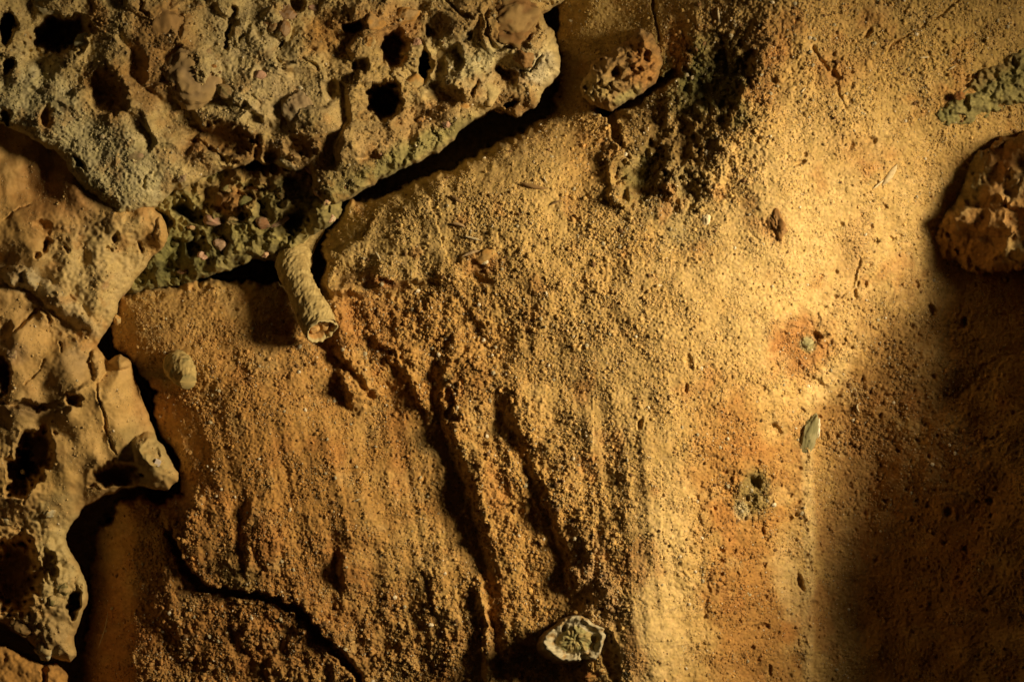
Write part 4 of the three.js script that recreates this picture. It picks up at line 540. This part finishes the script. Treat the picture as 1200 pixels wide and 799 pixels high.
// sand grains and grit stuck to the surfaces, beyond counting
function grit(name, label, n, seed, pick, size, zf, cf) {
  const R = rng(seed), geo = new THREE.IcosahedronGeometry(0.001, 0), im = new THREE.InstancedMesh(geo, new THREE.MeshStandardMaterial({ roughness: 0.85 }), n), M = new THREE.Matrix4(), q = new THREE.Quaternion(), c = new THREE.Color(), e = new THREE.Euler(), S = new THREE.Vector3();
  for (let i = 0; i < n; i++) {
    let u, v; do { [u, v] = pick(R); } while (u === undefined);
    const s = size(u, v, R), p = P(u, v, zf(u, v) + s * (0.42 * R() - 0.05)); q.setFromEuler(e.set(R() * 6, R() * 6, R() * 6));
    M.compose(p, q, S.set(s * (0.8 + R() * 0.6), s * (0.7 + R() * 0.4), s * (0.7 + 0.5 * R()))); im.setMatrixAt(i, M);
    const k = R(), b = cf(u, v), w = 0.72 + 0.62 * R(); if (k < 0.022) c.setRGB(0.66, 0.57, 0.42); else if (k < 0.07) c.setRGB(0.16, 0.085, 0.03); else if (k < 0.12) c.setRGB(0.4, 0.34, 0.22); else c.setRGB(b[0] * w, b[1] * w, b[2] * w); im.setColorAt(i, c);
  }
  im.name = name; tag(im, label, 'grit', null, 'stuff'); put(im);
}
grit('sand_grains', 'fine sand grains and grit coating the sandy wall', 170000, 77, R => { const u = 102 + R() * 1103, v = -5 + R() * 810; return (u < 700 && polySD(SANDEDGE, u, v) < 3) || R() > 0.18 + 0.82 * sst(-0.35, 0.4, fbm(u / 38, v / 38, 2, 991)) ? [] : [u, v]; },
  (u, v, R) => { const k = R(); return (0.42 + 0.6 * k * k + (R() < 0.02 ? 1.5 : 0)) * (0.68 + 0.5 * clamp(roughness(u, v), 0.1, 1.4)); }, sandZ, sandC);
grit('rock_grit', 'fine grit stuck to the conglomerate overhang', 26000, 79, R => { const u = R() * 655, v = -5 + R() * 250; return polySD(OVERHANG, u, v) < 4 || gn(u / 22, v / 22, 993) < -0.1 - 0.4 * R() ? [] : [u, v]; }, (u, v, R) => 0.38 + 0.6 * R() * R() + (R() < 0.02 ? 1.2 : 0), frontZ(over), (u, v) => tint([0.45, 0.34, 0.15], OVT, u, v, 0));
grit('limb_grit', 'fine dust grains on the smooth tan limb', 9000, 83, R => { const u = R() * 208, v = 150 + R() * 625; return polySD(LIMB, u, v) < 4 || gn(u / 26, v / 26, 995) < 0.1 - 0.4 * R() ? [] : [u, v]; }, (u, v, R) => 0.3 + 0.5 * R() * R() + (R() < 0.02 ? 1 : 0), frontZ(limb), () => [0.46, 0.32, 0.13]);

// ---------------------------------------------------------------- cave floor and work lamp, outside the frame
const floorY = -1.32;
{
  const g = new THREE.PlaneGeometry(6, 5, 60, 50); g.rotateX(-Math.PI / 2); const p = g.attributes.position, col = [];
  for (let i = 0; i < p.count; i++) { const x = p.getX(i), z = p.getZ(i); p.setY(i, 0.03 * fbm(x * 3, z * 3, 3, 951)); const f = 1 + 0.2 * gn(x * 9, z * 9, 953); col.push(0.3 * f, 0.2 * f, 0.08 * f); }
  g.setAttribute('color', new THREE.Float32BufferAttribute(col, 3)); g.computeVertexNormals();
  const o = new THREE.Mesh(g, stone(0.95)); o.name = 'cave_floor'; o.position.set(0, floorY, 2.0); o.userData.kind = 'structure'; o.userData.label = 'sandy cave floor'; put(o);
}
{
  const base = new THREE.Vector3(LAMP.x + 0.14, floorY, LAMP.z + 0.16), t = group('work_lamp', base, 'round warm work lamp on a black tripod', 'lamp');
  const dark = new THREE.MeshStandardMaterial({ color: 0x161616, roughness: 0.5, metalness: 0.3 }), dir = AIM.clone().sub(LAMP).normalize(), q = new THREE.Quaternion().setFromUnitVectors(new THREE.Vector3(0, 1, 0), dir);
  const lens = new THREE.CircleGeometry(0.12, 48), lm = new THREE.Mesh(lens, new THREE.MeshStandardMaterial({ color: 0x222018, emissive: new THREE.Color().setRGB(1, 0.75, 0.4), emissiveIntensity: 1.2, roughness: 0.3 })); lm.name = 'lens';
  lm.position.copy(LAMP).addScaledVector(dir, -0.012).sub(base); lm.quaternion.setFromUnitVectors(new THREE.Vector3(0, 0, 1), dir); put(lm, t);
  const prof = [[0.0, -0.15], [0.05, -0.15], [0.06, -0.09], [0.126, -0.045], [0.132, -0.014], [0.124, -0.014], [0.121, -0.02], [0.0, -0.022]].map(a => new THREE.Vector2(...a));
  const hs = new THREE.Mesh(new THREE.LatheGeometry(prof, 40), dark); hs.name = 'housing'; hs.position.copy(LAMP).sub(base); hs.quaternion.copy(q); put(hs, t);
  const back = LAMP.clone().addScaledVector(dir, -0.11).sub(base), rod = (name, a, b, r) => { const l = a.distanceTo(b), o = new THREE.Mesh(new THREE.CylinderGeometry(r, r, l, 12), dark); o.name = name; o.position.copy(a).add(b).multiplyScalar(0.5); o.quaternion.setFromUnitVectors(new THREE.Vector3(0, 1, 0), b.clone().sub(a).normalize()); put(o, t); };
  rod('pole', new THREE.Vector3(back.x, 0.35, back.z), new THREE.Vector3(back.x, back.y - 0.012, back.z), 0.012);
  for (let k = 0; k < 3; k++) rod('leg', new THREE.Vector3(back.x, 0.5, back.z), new THREE.Vector3(back.x + 0.3 * Math.cos(k * 2.094 + 0.4), 0.0, back.z + 0.3 * Math.sin(k * 2.094 + 0.4)), 0.009);
}
renderer.render(scene, camera);
